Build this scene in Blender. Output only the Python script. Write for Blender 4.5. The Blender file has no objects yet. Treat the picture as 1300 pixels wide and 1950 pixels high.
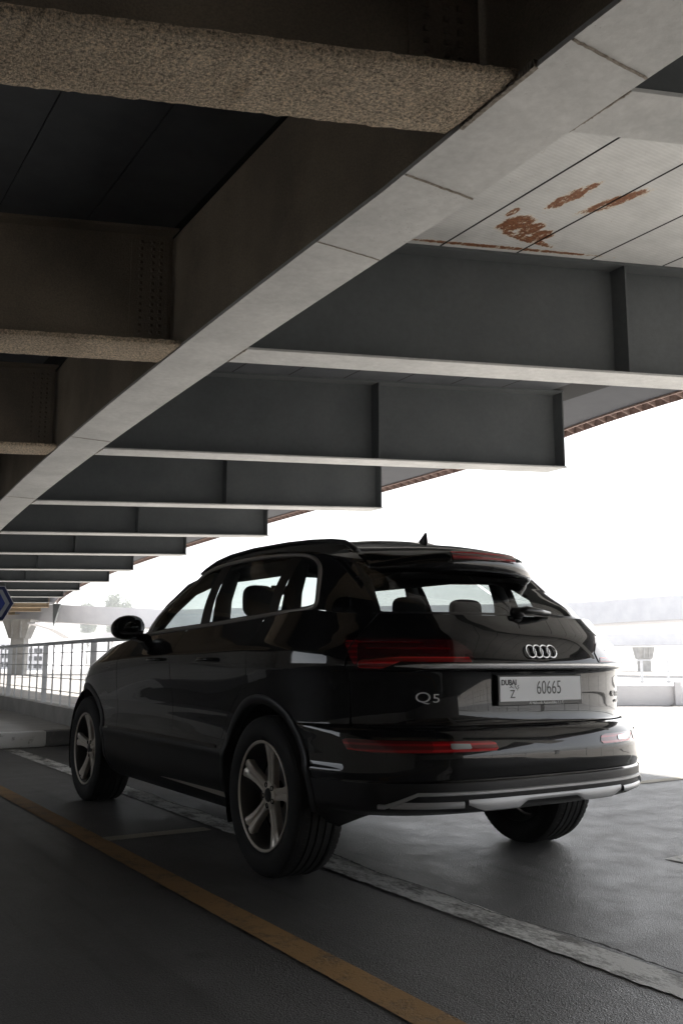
import bpy, bmesh, math, random
import numpy as np
from mathutils import Vector, Matrix
R = math.radians
random.seed(7); rng = np.random.default_rng(5)
S = bpy.context.scene
COL = S.collection

# ---------------------------------------------------------------- camera
cam_d = bpy.data.cameras.new('camera'); cam = bpy.data.objects.new('camera', cam_d); COL.objects.link(cam)
cam_d.sensor_fit = 'VERTICAL'; cam_d.sensor_height = 36; cam_d.lens = 1754/1950*36
cam_d.clip_start = .05; cam_d.clip_end = 3000
cam.location = (-3.0, -4.04, 1.0); cam.rotation_euler = (R(90+9.15), 0, R(-32.08))
S.camera = cam
# ---------------------------------------------------------------- sky, sun, exposure
SUN_EL, SUN_AZ = 39, 78          # azimuth measured clockwise from +y (world): the light comes from the open right side
w = bpy.data.worlds.new('World'); S.world = w; w.use_nodes = True
nt = w.node_tree; bg = nt.nodes['Background']
sk = nt.nodes.new('ShaderNodeTexSky'); sk.sky_type = 'NISHITA'; sk.sun_disc = False
sk.sun_elevation = R(SUN_EL); sk.sun_rotation = R(SUN_AZ); sk.dust_density = 1.5; sk.air_density = 1.0; sk.ozone_density = 1
hs = nt.nodes.new('ShaderNodeHueSaturation'); hs.inputs['Saturation'].default_value = .25
nt.links.new(sk.outputs[0], hs.inputs['Color']); nt.links.new(hs.outputs[0], bg.inputs[0]); bg.inputs[1].default_value = .15
sd = bpy.data.lights.new('sun', 'SUN'); sun = bpy.data.objects.new('sun', sd); COL.objects.link(sun)
sd.energy = 5; sd.angle = R(.5); sd.color = (1, .96, .9)
sdir = Vector((math.sin(R(SUN_AZ))*math.cos(R(SUN_EL)), math.cos(R(SUN_AZ))*math.cos(R(SUN_EL)), math.sin(R(SUN_EL))))
sun.rotation_euler = sdir.to_track_quat('Z', 'Y').to_euler()
S.view_settings.view_transform = 'Standard'; S.view_settings.look = 'None'
S.view_settings.exposure = 1.45; S.view_settings.gamma = 1
S.cycles.max_bounces = 10; S.cycles.diffuse_bounces = 6; S.cycles.transparent_max_bounces = 24
S.cycles.caustics_reflective = False; S.cycles.caustics_refractive = False
S.cycles.use_denoising = True

# ---------------------------------------------------------------- materials
def mat(name, col, rough=.6, metal=0., **k):
    m = bpy.data.materials.new(name); m.use_nodes = True
    b = m.node_tree.nodes['Principled BSDF']
    b.inputs['Base Color'].default_value = (*col, 1); b.inputs['Roughness'].default_value = rough; b.inputs['Metallic'].default_value = metal
    for a, v in k.items(): b.inputs[a.replace('_', ' ')].default_value = v
    return m
def N(m, t, **k):
    n = m.node_tree.nodes.new(t)
    for a, v in k.items():
        if a.startswith('i_'): n.inputs[a[2:].replace('_', ' ')].default_value = v
        else: setattr(n, a, v)
    return n
def L(m, a, b): m.node_tree.links.new(a, b)
def bsdf(m): return m.node_tree.nodes['Principled BSDF']
def coords(m, scale=(1, 1, 1)):
    tc = N(m, 'ShaderNodeTexCoord'); mp = N(m, 'ShaderNodeMapping'); mp.inputs['Scale'].default_value = scale
    L(m, tc.outputs['Object'], mp.inputs['Vector']); return mp.outputs[0]
def noise(m, vec, sc, det=4, rough=.55):
    n = N(m, 'ShaderNodeTexNoise', i_Scale=sc, i_Detail=det, i_Roughness=rough); L(m, vec, n.inputs['Vector']); return n.outputs['Fac']
def ramp(m, fac, stops):
    r = N(m, 'ShaderNodeValToRGB'); e = r.color_ramp.elements
    while len(e) < len(stops): e.new(.5)
    for el, (p, c) in zip(e, stops):
        el.position = p; el.color = (*((c, c, c) if isinstance(c, (int, float)) else c), 1)
    L(m, fac, r.inputs[0]); return r.outputs[0]
def mix(m, fac, a, b, mode='MIX'):
    n = N(m, 'ShaderNodeMix', data_type='RGBA', blend_type=mode)
    for s, v in ((n.inputs[0], fac), (n.inputs[6], a), (n.inputs[7], b)):
        if isinstance(v, (int, float)): s.default_value = v
        elif isinstance(v, tuple): s.default_value = (*v, 1)
        else: L(m, v, s)
    return n.outputs[2]
def math_(m, op, a, b=None, c=None):
    n = N(m, 'ShaderNodeMath', operation=op)
    for s, v in zip(n.inputs, (a, b, c)):
        if v is None: continue
        if isinstance(v, (int, float)): s.default_value = v
        else: L(m, v, s)
    return n.outputs[0]
def bump(m, h, strength=.5, dist=.01):
    n = N(m, 'ShaderNodeBump', i_Strength=strength, i_Distance=dist); L(m, h, n.inputs['Height']); L(m, n.outputs[0], bsdf(m).inputs['Normal'])
def noisy(name, c1, c2, sc, rough=.7, bsc=None, bst=.3, bd=.005, stretch=(1, 1, 1), metal=0, lo=.35, hi=.65):
    m = mat(name, c1, rough, metal); v = coords(m, stretch)
    L(m, ramp(m, noise(m, v, sc, 6, .6), [(lo, c1), (hi, c2)]), bsdf(m).inputs['Base Color'])
    if bsc: bump(m, noise(m, v, bsc, 5), bst, bd)
    return m
M = {}
# asphalt
m = M['asphalt'] = mat('asphalt', (.06,)*3, .8); v = coords(m)
big = noise(m, v, .55, 5, .6); mid = noise(m, v, 5, 5, .65)
sp = N(m, 'ShaderNodeTexVoronoi', i_Scale=170); L(m, v, sp.inputs['Vector'])
c = ramp(m, big, [(.3, (.108, .106, .107)), (.7, (.162, .159, .158))])
c = mix(m, .55, c, ramp(m, mid, [(.35, .55), (.7, 1.25)]), 'MULTIPLY')
c = mix(m, .6, c, ramp(m, sp.outputs['Distance'], [(0, 1.7), (.35, 1.0), (.8, .6)]), 'MULTIPLY')
fine = noise(m, v, 210, 3, .8)
c = mix(m, .85, c, ramp(m, fine, [(.38, .5), (.64, 1.5)]), 'MULTIPLY')
# faint tyre scuffs running along the aisle
tv = coords(m, (7, .35, 1)); c = mix(m, ramp(m, noise(m, tv, 1.4, 3), [(.56, 0.), (.75, .45)]), c, (.035, .034, .034))
# small dark oil spots
ov = N(m, 'ShaderNodeTexVoronoi', i_Scale=1.3); L(m, v, ov.inputs['Vector'])
c = mix(m, ramp(m, ov.outputs['Distance'], [(.03, .6), (.09, 0.)]), c, (.025, .025, .025))
L(m, c, bsdf(m).inputs['Base Color'])
L(m, ramp(m, mid, [(.3, .36), (.7, .55)]), bsdf(m).inputs['Roughness'])
bump(m, math_(m, 'ADD', sp.outputs['Distance'], math_(m, 'MULTIPLY', fine, 1.2)), .75, .004)
M['road'] = noisy('sunlit concrete road', (.42, .40, .38), (.52, .50, .47), .6, .85, 30, .3)
M['concrete'] = noisy('concrete', (.33, .32, .30), (.45, .44, .42), 2.5, .85, 40, .4, .004)
M['pavement'] = noisy('pavement concrete', (.55, .54, .52), (.66, .65, .63), 1.5, .85, 60, .4, .004, (1, 3, 1))
M['pale_concrete'] = noisy('pale painted concrete', (.66, .66, .69), (.74, .74, .76), 1.2, .8, 20, .2, .01)
def worn(name, paint, thr, under=(.075, .073, .07), nsc=9, stretch=(1, 1, 1)):
    m = mat(name, paint, .7); v = coords(m, stretch)
    a = noise(m, v, nsc, 8, .72); b = noise(m, v, 90, 3, .7)
    f = ramp(m, math_(m, 'ADD', math_(m, 'MULTIPLY', a, .75), math_(m, 'MULTIPLY', b, .25)), [(thr-.06, 0.), (thr+.06, 1.)])
    pc = mix(m, noise(m, v, 3, 4), tuple(x*.75 for x in paint), paint)
    L(m, mix(m, f, under, pc), bsdf(m).inputs['Base Color']); bump(m, math_(m, 'ADD', f, math_(m, 'MULTIPLY', b, .8)), .5, .003); return m
M['white_line'] = worn('worn white paint', (.86, .86, .84), .475, nsc=7, under=(.17, .168, .16), stretch=(1, .45, 1))
M['cream_line'] = worn('worn cream paint', (.50, .46, .38), .38)
M['yellow_line'] = worn('faded orange paint', (.42, .245, .095), .43, (.17, .12, .07), 7)
m = M['kerb'] = mat('kerb paint', (.7,)*3, .75); v = coords(m)
tc = N(m, 'ShaderNodeSeparateXYZ'); L(m, v, tc.inputs[0])
stripe = math_(m, 'LESS_THAN', math_(m, 'FRACT', math_(m, 'MULTIPLY', math_(m, 'ADD', tc.outputs[0], .04+21), .5)), .5)
L(m, mix(m, ramp(m, noise(m, v, 11, 6, .7), [(.56, 0.), (.66, .8)]), mix(m, stripe, (.20, .20, .21), (.86, .86, .85)), (.3, .29, .28)), bsdf(m).inputs['Base Color'])
# bridge steel
def steel(name, c1, c2, speck=.62, sx=(1, 1, 1)):
    m = mat(name, c1, .55); v = coords(m, sx)
    c = ramp(m, noise(m, v, 1.3, 6, .6), [(.3, c1), (.7, c2)])
    c = mix(m, .35, c, ramp(m, noise(m, v, 14, 6, .7), [(.3, .65), (.7, 1.25)]), 'MULTIPLY')
    k = N(m, 'ShaderNodeTexVoronoi', i_Scale=38); L(m, v, k.inputs['Vector'])
    msk = math_(m, 'MULTIPLY', ramp(m, k.outputs['Distance'], [(.10, 1.), (.2, 0.)]), ramp(m, noise(m, v, 1.1, 5, .7), [(.52, 0.), (.62, 1.)]))
    c = mix(m, math_(m, 'MULTIPLY', msk, speck), c, (.07, .05, .04))
    L(m, c, bsdf(m).inputs['Base Color']); bump(m, noise(m, v, 26, 5, .6), .12, .01); return m
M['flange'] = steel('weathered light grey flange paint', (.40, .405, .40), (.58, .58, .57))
M['web'] = steel('blue grey web with painted shade', (.074, .082, .085), (.100, .108, .111), .25)  # the webs' lack of light is put into this darker colour
M['weld'] = noisy('rusty weld bead', (.16, .13, .10), (.30, .27, .23), 30, .8, 60, .6, .01)
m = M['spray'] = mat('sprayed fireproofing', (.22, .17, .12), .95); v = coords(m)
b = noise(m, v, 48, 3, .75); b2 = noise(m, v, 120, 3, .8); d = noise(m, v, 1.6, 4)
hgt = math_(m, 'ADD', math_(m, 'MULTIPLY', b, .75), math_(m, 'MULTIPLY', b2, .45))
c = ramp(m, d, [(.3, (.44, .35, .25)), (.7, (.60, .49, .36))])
c = mix(m, .85, c, ramp(m, hgt, [(.46, .10), (.72, 1.95)]), 'MULTIPLY'); L(m, c, bsdf(m).inputs['Base Color']); bump(m, hgt, 1.0, .06)  # pits darkened in colour to stand for relief shade
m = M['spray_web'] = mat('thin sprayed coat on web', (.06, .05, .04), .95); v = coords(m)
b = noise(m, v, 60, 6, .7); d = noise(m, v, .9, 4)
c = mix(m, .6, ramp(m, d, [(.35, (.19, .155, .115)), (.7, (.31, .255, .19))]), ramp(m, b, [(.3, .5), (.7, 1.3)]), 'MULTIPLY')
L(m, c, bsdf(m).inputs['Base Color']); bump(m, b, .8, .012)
# deck soffit of ribbed steel sheets, rust patches in two bands
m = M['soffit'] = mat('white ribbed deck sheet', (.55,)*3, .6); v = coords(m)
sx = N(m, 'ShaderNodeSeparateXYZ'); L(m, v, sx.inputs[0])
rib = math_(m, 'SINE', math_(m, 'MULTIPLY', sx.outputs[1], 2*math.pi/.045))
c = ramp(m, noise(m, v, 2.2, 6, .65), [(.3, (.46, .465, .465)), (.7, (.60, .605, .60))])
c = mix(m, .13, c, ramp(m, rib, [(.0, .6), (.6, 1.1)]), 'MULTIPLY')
rv = coords(m, (5, 1.9, 1)); rn = noise(m, rv, 2.6, 8, .75)
def blob(cx, cy, ax, rx, ry):      # elliptical rust patch lying along the sheet
    dx = math_(m, 'SUBTRACT', sx.outputs[0], cx); dy = math_(m, 'SUBTRACT', sx.outputs[1], cy)
    ca, sa = math.cos(ax), math.sin(ax)
    p = math_(m, 'ADD', math_(m, 'MULTIPLY', dx, ca/rx), math_(m, 'MULTIPLY', dy, sa/rx)); q = math_(m, 'SUBTRACT', math_(m, 'MULTIPLY', dy, ca/ry), math_(m, 'MULTIPLY', dx, sa/ry))
    return math_(m, 'SUBTRACT', 1.0, math_(m, 'SQRT', math_(m, 'ADD', math_(m, 'MULTIPLY', p, p), math_(m, 'MULTIPLY', q, q))))
bl = None
for args in ((3.68, 2.18, .10, .10, .42), (4.14, 2.03, .30, .105, .46), (3.60, 2.93, .2, .17, .26), (3.84, 2.93, .2, .12, .22), (3.40, 2.75, 0, .06, .12), (4.05, 2.98, .2, .14, .16), (3.95, 3.14, 0, .45, .08), (3.75, 3.50, -.366, 1.5, .045)):
    e = blob(*args); bl = e if bl is None else math_(m, 'MAXIMUM', bl, e)
n1 = ramp(m, rn, [(.30, 0.), (.70, 1.)]); n2 = ramp(m, noise(m, coords(m, (9, 5, 1)), 5, 8, .8), [(.3, 0.), (.7, 1.)])
nn = math_(m, 'ADD', math_(m, 'MULTIPLY', n1, .55), math_(m, 'MULTIPLY', n2, .45))
blc = math_(m, 'MULTIPLY', math_(m, 'MINIMUM', bl, .34), .95)
msk = ramp(m, math_(m, 'ADD', blc, nn), [(.68, 0.), (.72, 1.)])
msk2 = ramp(m, nn, [(.77, 0.), (.80, 1.)])
peel = ramp(m, noise(m, rv, 6, 6, .7), [(.65, 0.), (.70, 1.)])
c = mix(m, math_(m, 'MULTIPLY', peel, .5), c, (.62, .52, .36)); c = mix(m, ramp(m, math_(m, 'ADD', blc, nn), [(.61, 0.), (.66, .75)]), c, (.66, .56, .40))
c = mix(m, math_(m, 'MAXIMUM', msk, msk2), c, ramp(m, noise(m, v, 30, 5, .7), [(.35, (.10, .035, .015)), (.65, (.26, .105, .042))]))
L(m, c, bsdf(m).inputs['Base Color']); bump(m, math_(m, 'ADD', math_(m, 'MULTIPLY', rib, .3), msk), .35, .006)
M['dark_soffit'] = noisy('dark deck soffit', (.05, .055, .062), (.075, .08, .088), 2, .7, 12, .3, .01)  # shade of the unlit deck is put into this dark colour
M['navy'] = noisy('navy shade on cantilever soffit', (.014, .016, .024), (.024, .026, .034), 2, .6)  # shadow under the cantilever is put into this navy colour
M['rusty_edge'] = noisy('rusty edge pan', (.20, .13, .11), (.33, .24, .21), 12, .8, 30, .5, .01)
M['gap'] = mat('dark joint', (.008,)*3, .9)
M['rail'] = noisy('galvanised rail', (.60, .61, .63), (.70, .71, .73), 8, .5)
M['ochre'] = noisy('ochre with painted sunlight', (.52, .38, .23), (.62, .47, .30), 2, .7)  # sunlight on the far beams is painted in as warm ochre

# ---------------------------------------------------------------- mesh helpers
def link(name, me, parent=None, m=None, smooth=False):
    o = bpy.data.objects.new(name, me); COL.objects.link(o)
    if m is not None:
        for x in (m if isinstance(m, (list, tuple)) else [m]): me.materials.append(x)
    if parent is not None: o.parent = parent
    if smooth: me.shade_smooth()
    return o
def tag(o, label=None, cat=None, group=None, kind=None):
    for k, v in (('label', label), ('category', cat), ('group', group), ('kind', kind)):
        if v: o[k] = v
    return o
def empty(name, loc=(0, 0, 0), rz=0):
    o = bpy.data.objects.new(name, None); COL.objects.link(o); o.location = loc; o.rotation_euler = (0, 0, rz); o.empty_display_size = .2; return o
class MB:
    def __init__(s): s.v = []; s.f = []; s.mi = []
    def add(s, vs, fs, mi=0):
        b = len(s.v); s.v += [tuple(map(float, p)) for p in vs]; s.f += [tuple(b+i for i in f) for f in fs]; s.mi += [mi]*len(fs); return s
    def box(s, x0, x1, y0, y1, z0, z1, mi=0):
        return s.add([(x0,y0,z0),(x1,y0,z0),(x1,y1,z0),(x0,y1,z0),(x0,y0,z1),(x1,y0,z1),(x1,y1,z1),(x0,y1,z1)],
            [(0,3,2,1),(4,5,6,7),(0,1,5,4),(1,2,6,5),(2,3,7,6),(3,0,4,7)], mi)
    def hexa(s, p, mi=0):  # 4 bottom + 4 top corner points
        return s.add(p, [(0,3,2,1),(4,5,6,7),(0,1,5,4),(1,2,6,5),(2,3,7,6),(3,0,4,7)], mi)
    def tube(s, pts, r, n=8, mi=0, closed=False, up=(0, 0, 1), rx=None):
        P = [Vector(p) for p in pts]; k = len(P); b = len(s.v)
        for i, p in enumerate(P):
            d = (P[(i+1) % k] - P[i-1]) if closed else (P[min(i+1, k-1)] - P[max(i-1, 0)])
            d.normalize(); a = d.cross(Vector(up))
            if a.length < 1e-4: a = d.cross(Vector((1, 0, 0)))
            a.normalize(); c = a.cross(d); rr = r[i] if isinstance(r, (list, tuple)) else r
            for j in range(n):
                t = 2*math.pi*(j+.5)/n; q = p + a*math.cos(t)*(rx or rr) + c*math.sin(t)*rr; s.v.append(tuple(q))
        for i in range(k if closed else k-1):
            for j in range(n):
                i2 = (i+1) % k; s.f.append((b+i*n+j, b+i*n+(j+1) % n, b+i2*n+(j+1) % n, b+i2*n+j)); s.mi.append(mi)
        if not closed:
            s.f.append(tuple(b+j for j in range(n))[::-1]); s.f.append(tuple(b+(k-1)*n+j for j in range(n))); s.mi += [mi, mi]
        return s
    def lathe(s, prof, n=64, mi=0, axis='x', c=(0, 0, 0), closed=False):  # prof: (axial, radius)
        b = len(s.v); k = len(prof)
        for j in range(n):
            t = 2*math.pi*j/n
            for a, r in prof:
                q = (a, r*math.cos(t), r*math.sin(t)) if axis == 'x' else (r*math.cos(t), r*math.sin(t), a)
                s.v.append(tuple(q[i]+c[i] for i in range(3)))
        for j in range(n):
            for i in range(k if closed else k-1):
                s.f.append((b+j*k+i, b+j*k+(i+1) % k, b+((j+1) % n)*k+(i+1) % k, b+((j+1) % n)*k+i)); s.mi.append(mi)
        return s
    def grid(s, G, mi=0, flip=False):
        h, wd = len(G), len(G[0]); b = len(s.v); s.v += [tuple(map(float, p)) for r_ in G for p in r_]
        for i in range(h-1):
            for j in range(wd-1):
                f = (b+i*wd+j, b+i*wd+j+1, b+(i+1)*wd+j+1, b+(i+1)*wd+j); s.f.append(f[::-1] if flip else f); s.mi.append(mi)
        return s
    def build(s, name, m, parent=None, smooth=False, bevel=0, sub=0, autos=None):
        me = bpy.data.meshes.new(name); me.from_pydata(s.v, [], s.f); me.polygons.foreach_set('material_index', s.mi); 
        bm = bmesh.new(); bm.from_mesh(me); bmesh.ops.recalc_face_normals(bm, faces=bm.faces)
        bm.to_mesh(me); bm.free(); me.update()
        o = link(name, me, parent, m, smooth)
        if autos: me.shade_smooth(); me.set_sharp_from_angle(angle=R(autos))
        if bevel:
            md = o.modifiers.new('bevel', 'BEVEL'); md.width = bevel; md.segments = 2; md.limit_method = 'ANGLE'
        if sub:
            md = o.modifiers.new('sub', 'SUBSURF'); md.levels = sub; md.render_levels = sub; me.shade_smooth()
        return o
def text(body, size, name, m, parent, loc, rot=(R(90), 0, 0), ext=.0006, sx=1, align='CENTER', bold=0):
    cu = bpy.data.curves.new(name, 'FONT'); cu.body = body; cu.size = size; cu.align_x = align; cu.align_y = 'CENTER'; cu.extrude = ext; cu.offset = bold; cu.resolution_u = 4
    t = bpy.data.objects.new('tmp_text', cu); COL.objects.link(t); bpy.context.view_layer.update()
    me = bpy.data.meshes.new_from_object(t.evaluated_get(bpy.context.evaluated_depsgraph_get())); bpy.data.objects.remove(t); me.name = name; me.materials.clear(); me.materials.append(m)
    o = bpy.data.objects.new(name, me); COL.objects.link(o); o.parent = parent; o.location = loc; o.rotation_euler = rot; o.scale = (sx, 1, 1); return o

# ================================================================ SETTING
def sheet(name, pts, z, m, label):
    o = MB().add([(x, y, z) for x, y in pts], [tuple(range(len(pts)))]).build(name, m); tag(o, label, None, None, 'structure')
    if o.data.polygons[0].normal.z < 0: o.data.flip_normals()
    return o
sheet('ground', [(-320, -320), (320, -320), (320, 320), (-320, 320)], -.012, M['road'], 'pale ground stretching to the horizon')
sheet('asphalt_floor', [(-14, -42), (3.95, -42), (3.95, 4.9), (.5, 5.2), (.5, 60), (-14, 60)], 0, M['asphalt'], 'dark asphalt parking floor under the bridge')
sheet('road', [(3.95, -60), (60, -60), (60, 200), (.5, 200), (.5, 5.2), (3.95, 4.9)], 0, M['road'], 'road on the right, coloured pale to blow out in the sun and bounce light')  # pale colour starts at the sun edge, put in to add glare and bounce
def strip(name, a, b, w_, m, label, z=.004, seg=60, jit=0.):
    a = np.array(a, float); b = np.array(b, float); d = (b-a)/np.linalg.norm(b-a); n = np.array([-d[1], d[0]])
    G = [[], []]
    for i in range(seg+1):
        p = a+(b-a)*i/seg; j1, j2 = rng.normal(0, jit, 2) if jit else (0, 0)
        q = p+n*(w_/2+j1); r = p-n*(w_/2+j2); G[0].append((*q, z)); G[1].append((*r, z))
    o = MB().grid(G).build(name, m); tag(o, label, None, None, 'structure')
    if o.data.polygons[0].normal.z < 0: o.data.flip_normals()
    return o
strip('yellow_line', (-1.31, -12), (-1.305, 7.0), .128, M['yellow_line'], 'faded orange line painted along the aisle', seg=300, jit=.0005)
strip('white_line', (-.515, -12), (-.47, 7.0), .170, M['white_line'], 'worn broad white line running under the car', seg=500, jit=.004)
strip('white_line', (-1.25, 1.27), (-.62, 1.27), .12, M['cream_line'], 'short cream line joining the orange line to the white line', jit=.002)
strip('white_line', (-.36, 4.2), (3.2, 4.2), .12, M['cream_line'], 'white bay line crossing under the front of the car', jit=.002)
strip('white_line', (2.6, 1.33), (12, 1.33), .12, M['cream_line'], 'white bay line beside the right of the car', jit=.002)
strip('white_line', (1.0, -.81), (6.5, -.81), .12, M['white_line'], 'white bay line at the right edge of the picture', jit=.002)
# tar crack beside the white line
G = [[], []]; y = -8.; x = -.385; ph = 0
while y < 3.4:
    x = -.395+.018*math.sin(y*2.1)+.012*math.sin(y*7.3)+rng.normal(0, .003); ww = .002+.006*max(0, math.sin(y*3.1+1))*rng.random()+.0015
    G[0].append((x+ww, y, .0065)); G[1].append((x-ww, y, .0065)); y += .02
tag(MB().grid(G).build('pavement_crack', M['gap']), 'thin black crack along the white line', None, None, 'structure')
# island
cx = [(-9, 7.2), (.5, 7.2), (1.6, 7.2), (2.1, 7.5), (2.3, 8.2), (2.3, 40), (-9, 40)]
def prism(name, pts, z0, z1, m, bevel=0, parent=None):
    n = len(pts); o = MB().add([(x, y, z0) for x, y in pts]+[(x, y, z1) for x, y in pts], [tuple(range(n))[::-1], tuple(range(n, 2*n))]+[(i, (i+1) % n, n+(i+1) % n, n+i) for i in range(n)]).build(name, m, parent, bevel=bevel); return o
tag(prism('pavement', [(x+(.15 if x < 0 else -.15), y+.15 if y < 30 else y-.1) for x, y in cx], .0, .185, M['pavement']), 'raised concrete pavement beyond the kerb', None, None, 'structure')
k = MB().box(-9, -.04, 7.2, 7.36, 0, .18).box(-.037, 2.0, 7.2, 7.36, 0, .178)
tag(k.build('kerb', M['kerb'], bevel=.012), 'kerb painted white with a dark grey stretch', None, None, 'structure')

# ---- bridge overhead
BR = tag(empty('bridge', (0, 0, 0)), 'steel girder bridge deck overhead with grey cross beams and tan sprayed beams', 'bridge')
ZB, ZT = 4.3, 5.7
def gx(y):
    t = min(1, max(0, (y+.8)/1.8)); return .43+.07*t*t*(3-2*t)+.0022*max(0, y)**2 
ys = np.arange(-42, 78, 1.0)
fl = MB()
sec = lambda y, a, b, z0, z1: [(gx(y)+a, y, z0), (gx(y)+b, y, z0), (gx(y)+b, y, z1), (gx(y)+a, y, z1)]
def sweep(mb, a, b, z0, z1, ys=ys, mi=0):
    G = [sec(y, a, b, z0, z1)+[sec(y, a, b, z0, z1)[0]] for y in ys]; return mb.grid(G, mi)
GR = link('main_girder', sweep(MB(), 0, .62, ZB, ZB+.035).build('tmp', M['flange']).data, BR); bpy.data.objects.remove(bpy.data.objects['tmp'])
# left web (sprayed) and right web (painted)
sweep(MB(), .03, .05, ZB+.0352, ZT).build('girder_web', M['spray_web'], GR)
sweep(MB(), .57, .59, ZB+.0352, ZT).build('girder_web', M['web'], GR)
for y in (-.9, .71, 1.92, 9.45, 15.2, 22., 29.):
    x0 = gx(y); h = .010 if y in (.71, -.9) else .006
    MB().tube([(x0+.005+t*.59, y+.02*t+rng.normal(0, .002), ZB-.001) for t in np.linspace(0, 1.03, 24)], h, 6).build('weld_seam', M['weld'], GR)
# bearing strips on the near flange edge
e = MB()
for i in range(90):
    y = -.62+i*.0078; e.box(gx(y)-.006-rng.random()*.008, gx(y)+.02, y, y+.009, ZB-.004-rng.random()*.004, ZB+.045)
e.build('rust_edge', M['weld'], GR)

starts = [(1.03, -6.05-5.35*k_, .38) for k_ in range(6, 0, -1)]+[(1.03, -6.05, .38), (1.03, -.72, .385), (1.08, 4.62, .381), (1.10, 10.16, .392), (1.3, 15.72, .455), (1.6, 21.1, .475), (2.1, 26.3, .49), (2.8, 31.9, .50), (3.6, 37.5, .50), (4.7, 42.6, .50), (5.9, 47.5, .5), (7.4, 52.3, .5), (8.6, 57.2, .5), (9.9, 62.1, .5), (11.2, 67., .5), (12.6, 71.9, .5)]
ends = [8.5]*6+[8.5, 8.5, 8.5, 8.66, 8.42, 8.4, 8.3, 8.6, 9.5, 9.85, 10.5, 11.1, 12.4, 13.2, 14.2, 15.2]
FW = .50
def beam(xa, ya, s, xb, left=False, zt=ZT):
    """cross beam, near edge through (xa,ya), going to x=xb with y falling by s per metre"""
    Y = lambda x, o=0: ya-s*(x-xa)+o
    mF, mW = (M['spray'], M['spray_web']) if left else (M['flange'], M['web'])
    fw = .70 if left else FW; zf = ZB+.012; th = .05 if left else .028; xe = xb + (0 if left else .02)
    def slab(x0, x1, o0, o1, z0, z1): return [(x0, Y(x0, o0), z0), (x1, Y(x1, o0), z0), (x1, Y(x1, o1), z0), (x0, Y(x0, o1), z0), (x0, Y(x0, o0), z1), (x1, Y(x1, o0), z1), (x1, Y(x1, o1), z1), (x0, Y(x0, o1), z1)]
    c = fw/2
    if left:
        # irregular sprayed flange: subdivided and roughened
        nx = int(abs(xb-xa)/.04); G = []
        prof = [(0, th), (-.0, .012), (.015, .0), (c*.5, -.006), (c, -.004), (c*1.5, -.006), (fw-.015, 0), (fw, .012), (fw, th)]
        for i in range(nx+1):
            x = xa+(xb-xa)*i/nx; G.append([(x, Y(x, o+rng.normal(0, .003)), zf+z_+rng.normal(0, .0025)) for o, z_ in prof])
        B = MB().grid(G).build('cross_beam', mF, BR, smooth=True)
    else:
        B = MB().hexa(slab(xa, xe, 0, fw, zf, zf+th)).build('cross_beam', mF, BR, bevel=.004)
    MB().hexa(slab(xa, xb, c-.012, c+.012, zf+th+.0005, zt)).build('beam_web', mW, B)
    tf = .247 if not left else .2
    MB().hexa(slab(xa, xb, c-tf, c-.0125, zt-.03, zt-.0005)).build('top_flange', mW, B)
    if not left:
        for xs_ in (xb-3.1, xb-.02):
            if xs_ > xa+.5: MB().hexa(slab(xs_, xs_+.02, .02, c-.0125, zf+th+.001, zt-.031)).build('stiffener', M['web'] , B)
        G = []
        for i in range(41):
            o = FW*i/40; r_ = .004+.014*abs(math.sin(o*23))*rng.random(); G.append([(xa-.003, Y(xa, o), zf+.012), (xa-.004, Y(xa, o), zf-.003), (xa+r_, Y(xa, o), zf-.0035), (xa+r_+.002, Y(xa, o), zf+.001)])
        MB().grid(G).build('rusty_end', M['weld'], B)
    else:
        # bolted splice plate near the girder, lumpy under its coat
        bo = MB()
        for bx in (xa-.32, xa-.20, xa-.12) if xa > xb else (xa+.2,):
            for i in range(15):
                z = ZB+.14+i*.08
                bo.lathe([(0, .001), (0, .02), (-.02, .018), (-.028, .001)], 8, 0, 'x', (0, 0, 0)) if False else bo.box(bx-.018, bx+.018, Y(bx, c-.012)-.026, Y(bx, c-.012), z, z+.036)
        pl = bo.hexa(slab(xa-.42, xa-.03, c-.024, c-.0125, ZB+.09, ZT-.12)); pl.build('splice_plate', M['spray_web'], B, bevel=.006)
    return B
for i, ((xa, ya, s), xb) in enumerate(zip(starts, ends)):
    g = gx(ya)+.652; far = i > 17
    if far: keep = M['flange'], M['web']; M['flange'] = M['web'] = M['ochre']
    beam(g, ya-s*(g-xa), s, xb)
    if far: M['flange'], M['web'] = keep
for (xa, ya, s) in starts[:14]:
    g = gx(ya); yy = ya+.0+s*(xa-g)
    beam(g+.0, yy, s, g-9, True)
# deck soffit: right side in sheets with open joints, left side in a dark colour for shade
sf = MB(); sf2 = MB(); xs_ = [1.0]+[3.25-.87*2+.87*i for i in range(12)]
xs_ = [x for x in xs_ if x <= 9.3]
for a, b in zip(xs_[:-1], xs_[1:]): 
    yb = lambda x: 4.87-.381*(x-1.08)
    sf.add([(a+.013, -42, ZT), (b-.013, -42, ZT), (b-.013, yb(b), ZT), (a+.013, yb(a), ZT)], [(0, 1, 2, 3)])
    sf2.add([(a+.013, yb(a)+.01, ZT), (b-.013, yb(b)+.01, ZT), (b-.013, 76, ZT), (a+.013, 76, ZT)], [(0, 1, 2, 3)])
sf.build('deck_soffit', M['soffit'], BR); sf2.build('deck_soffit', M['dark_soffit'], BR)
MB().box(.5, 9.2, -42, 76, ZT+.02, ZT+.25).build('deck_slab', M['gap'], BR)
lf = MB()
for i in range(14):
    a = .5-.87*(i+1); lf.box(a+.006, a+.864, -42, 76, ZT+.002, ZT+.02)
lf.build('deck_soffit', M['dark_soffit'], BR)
MB().box(-14, .49, -42, 76, ZT+.03, ZT+.26).build('deck_slab', M['gap'], BR)
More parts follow.
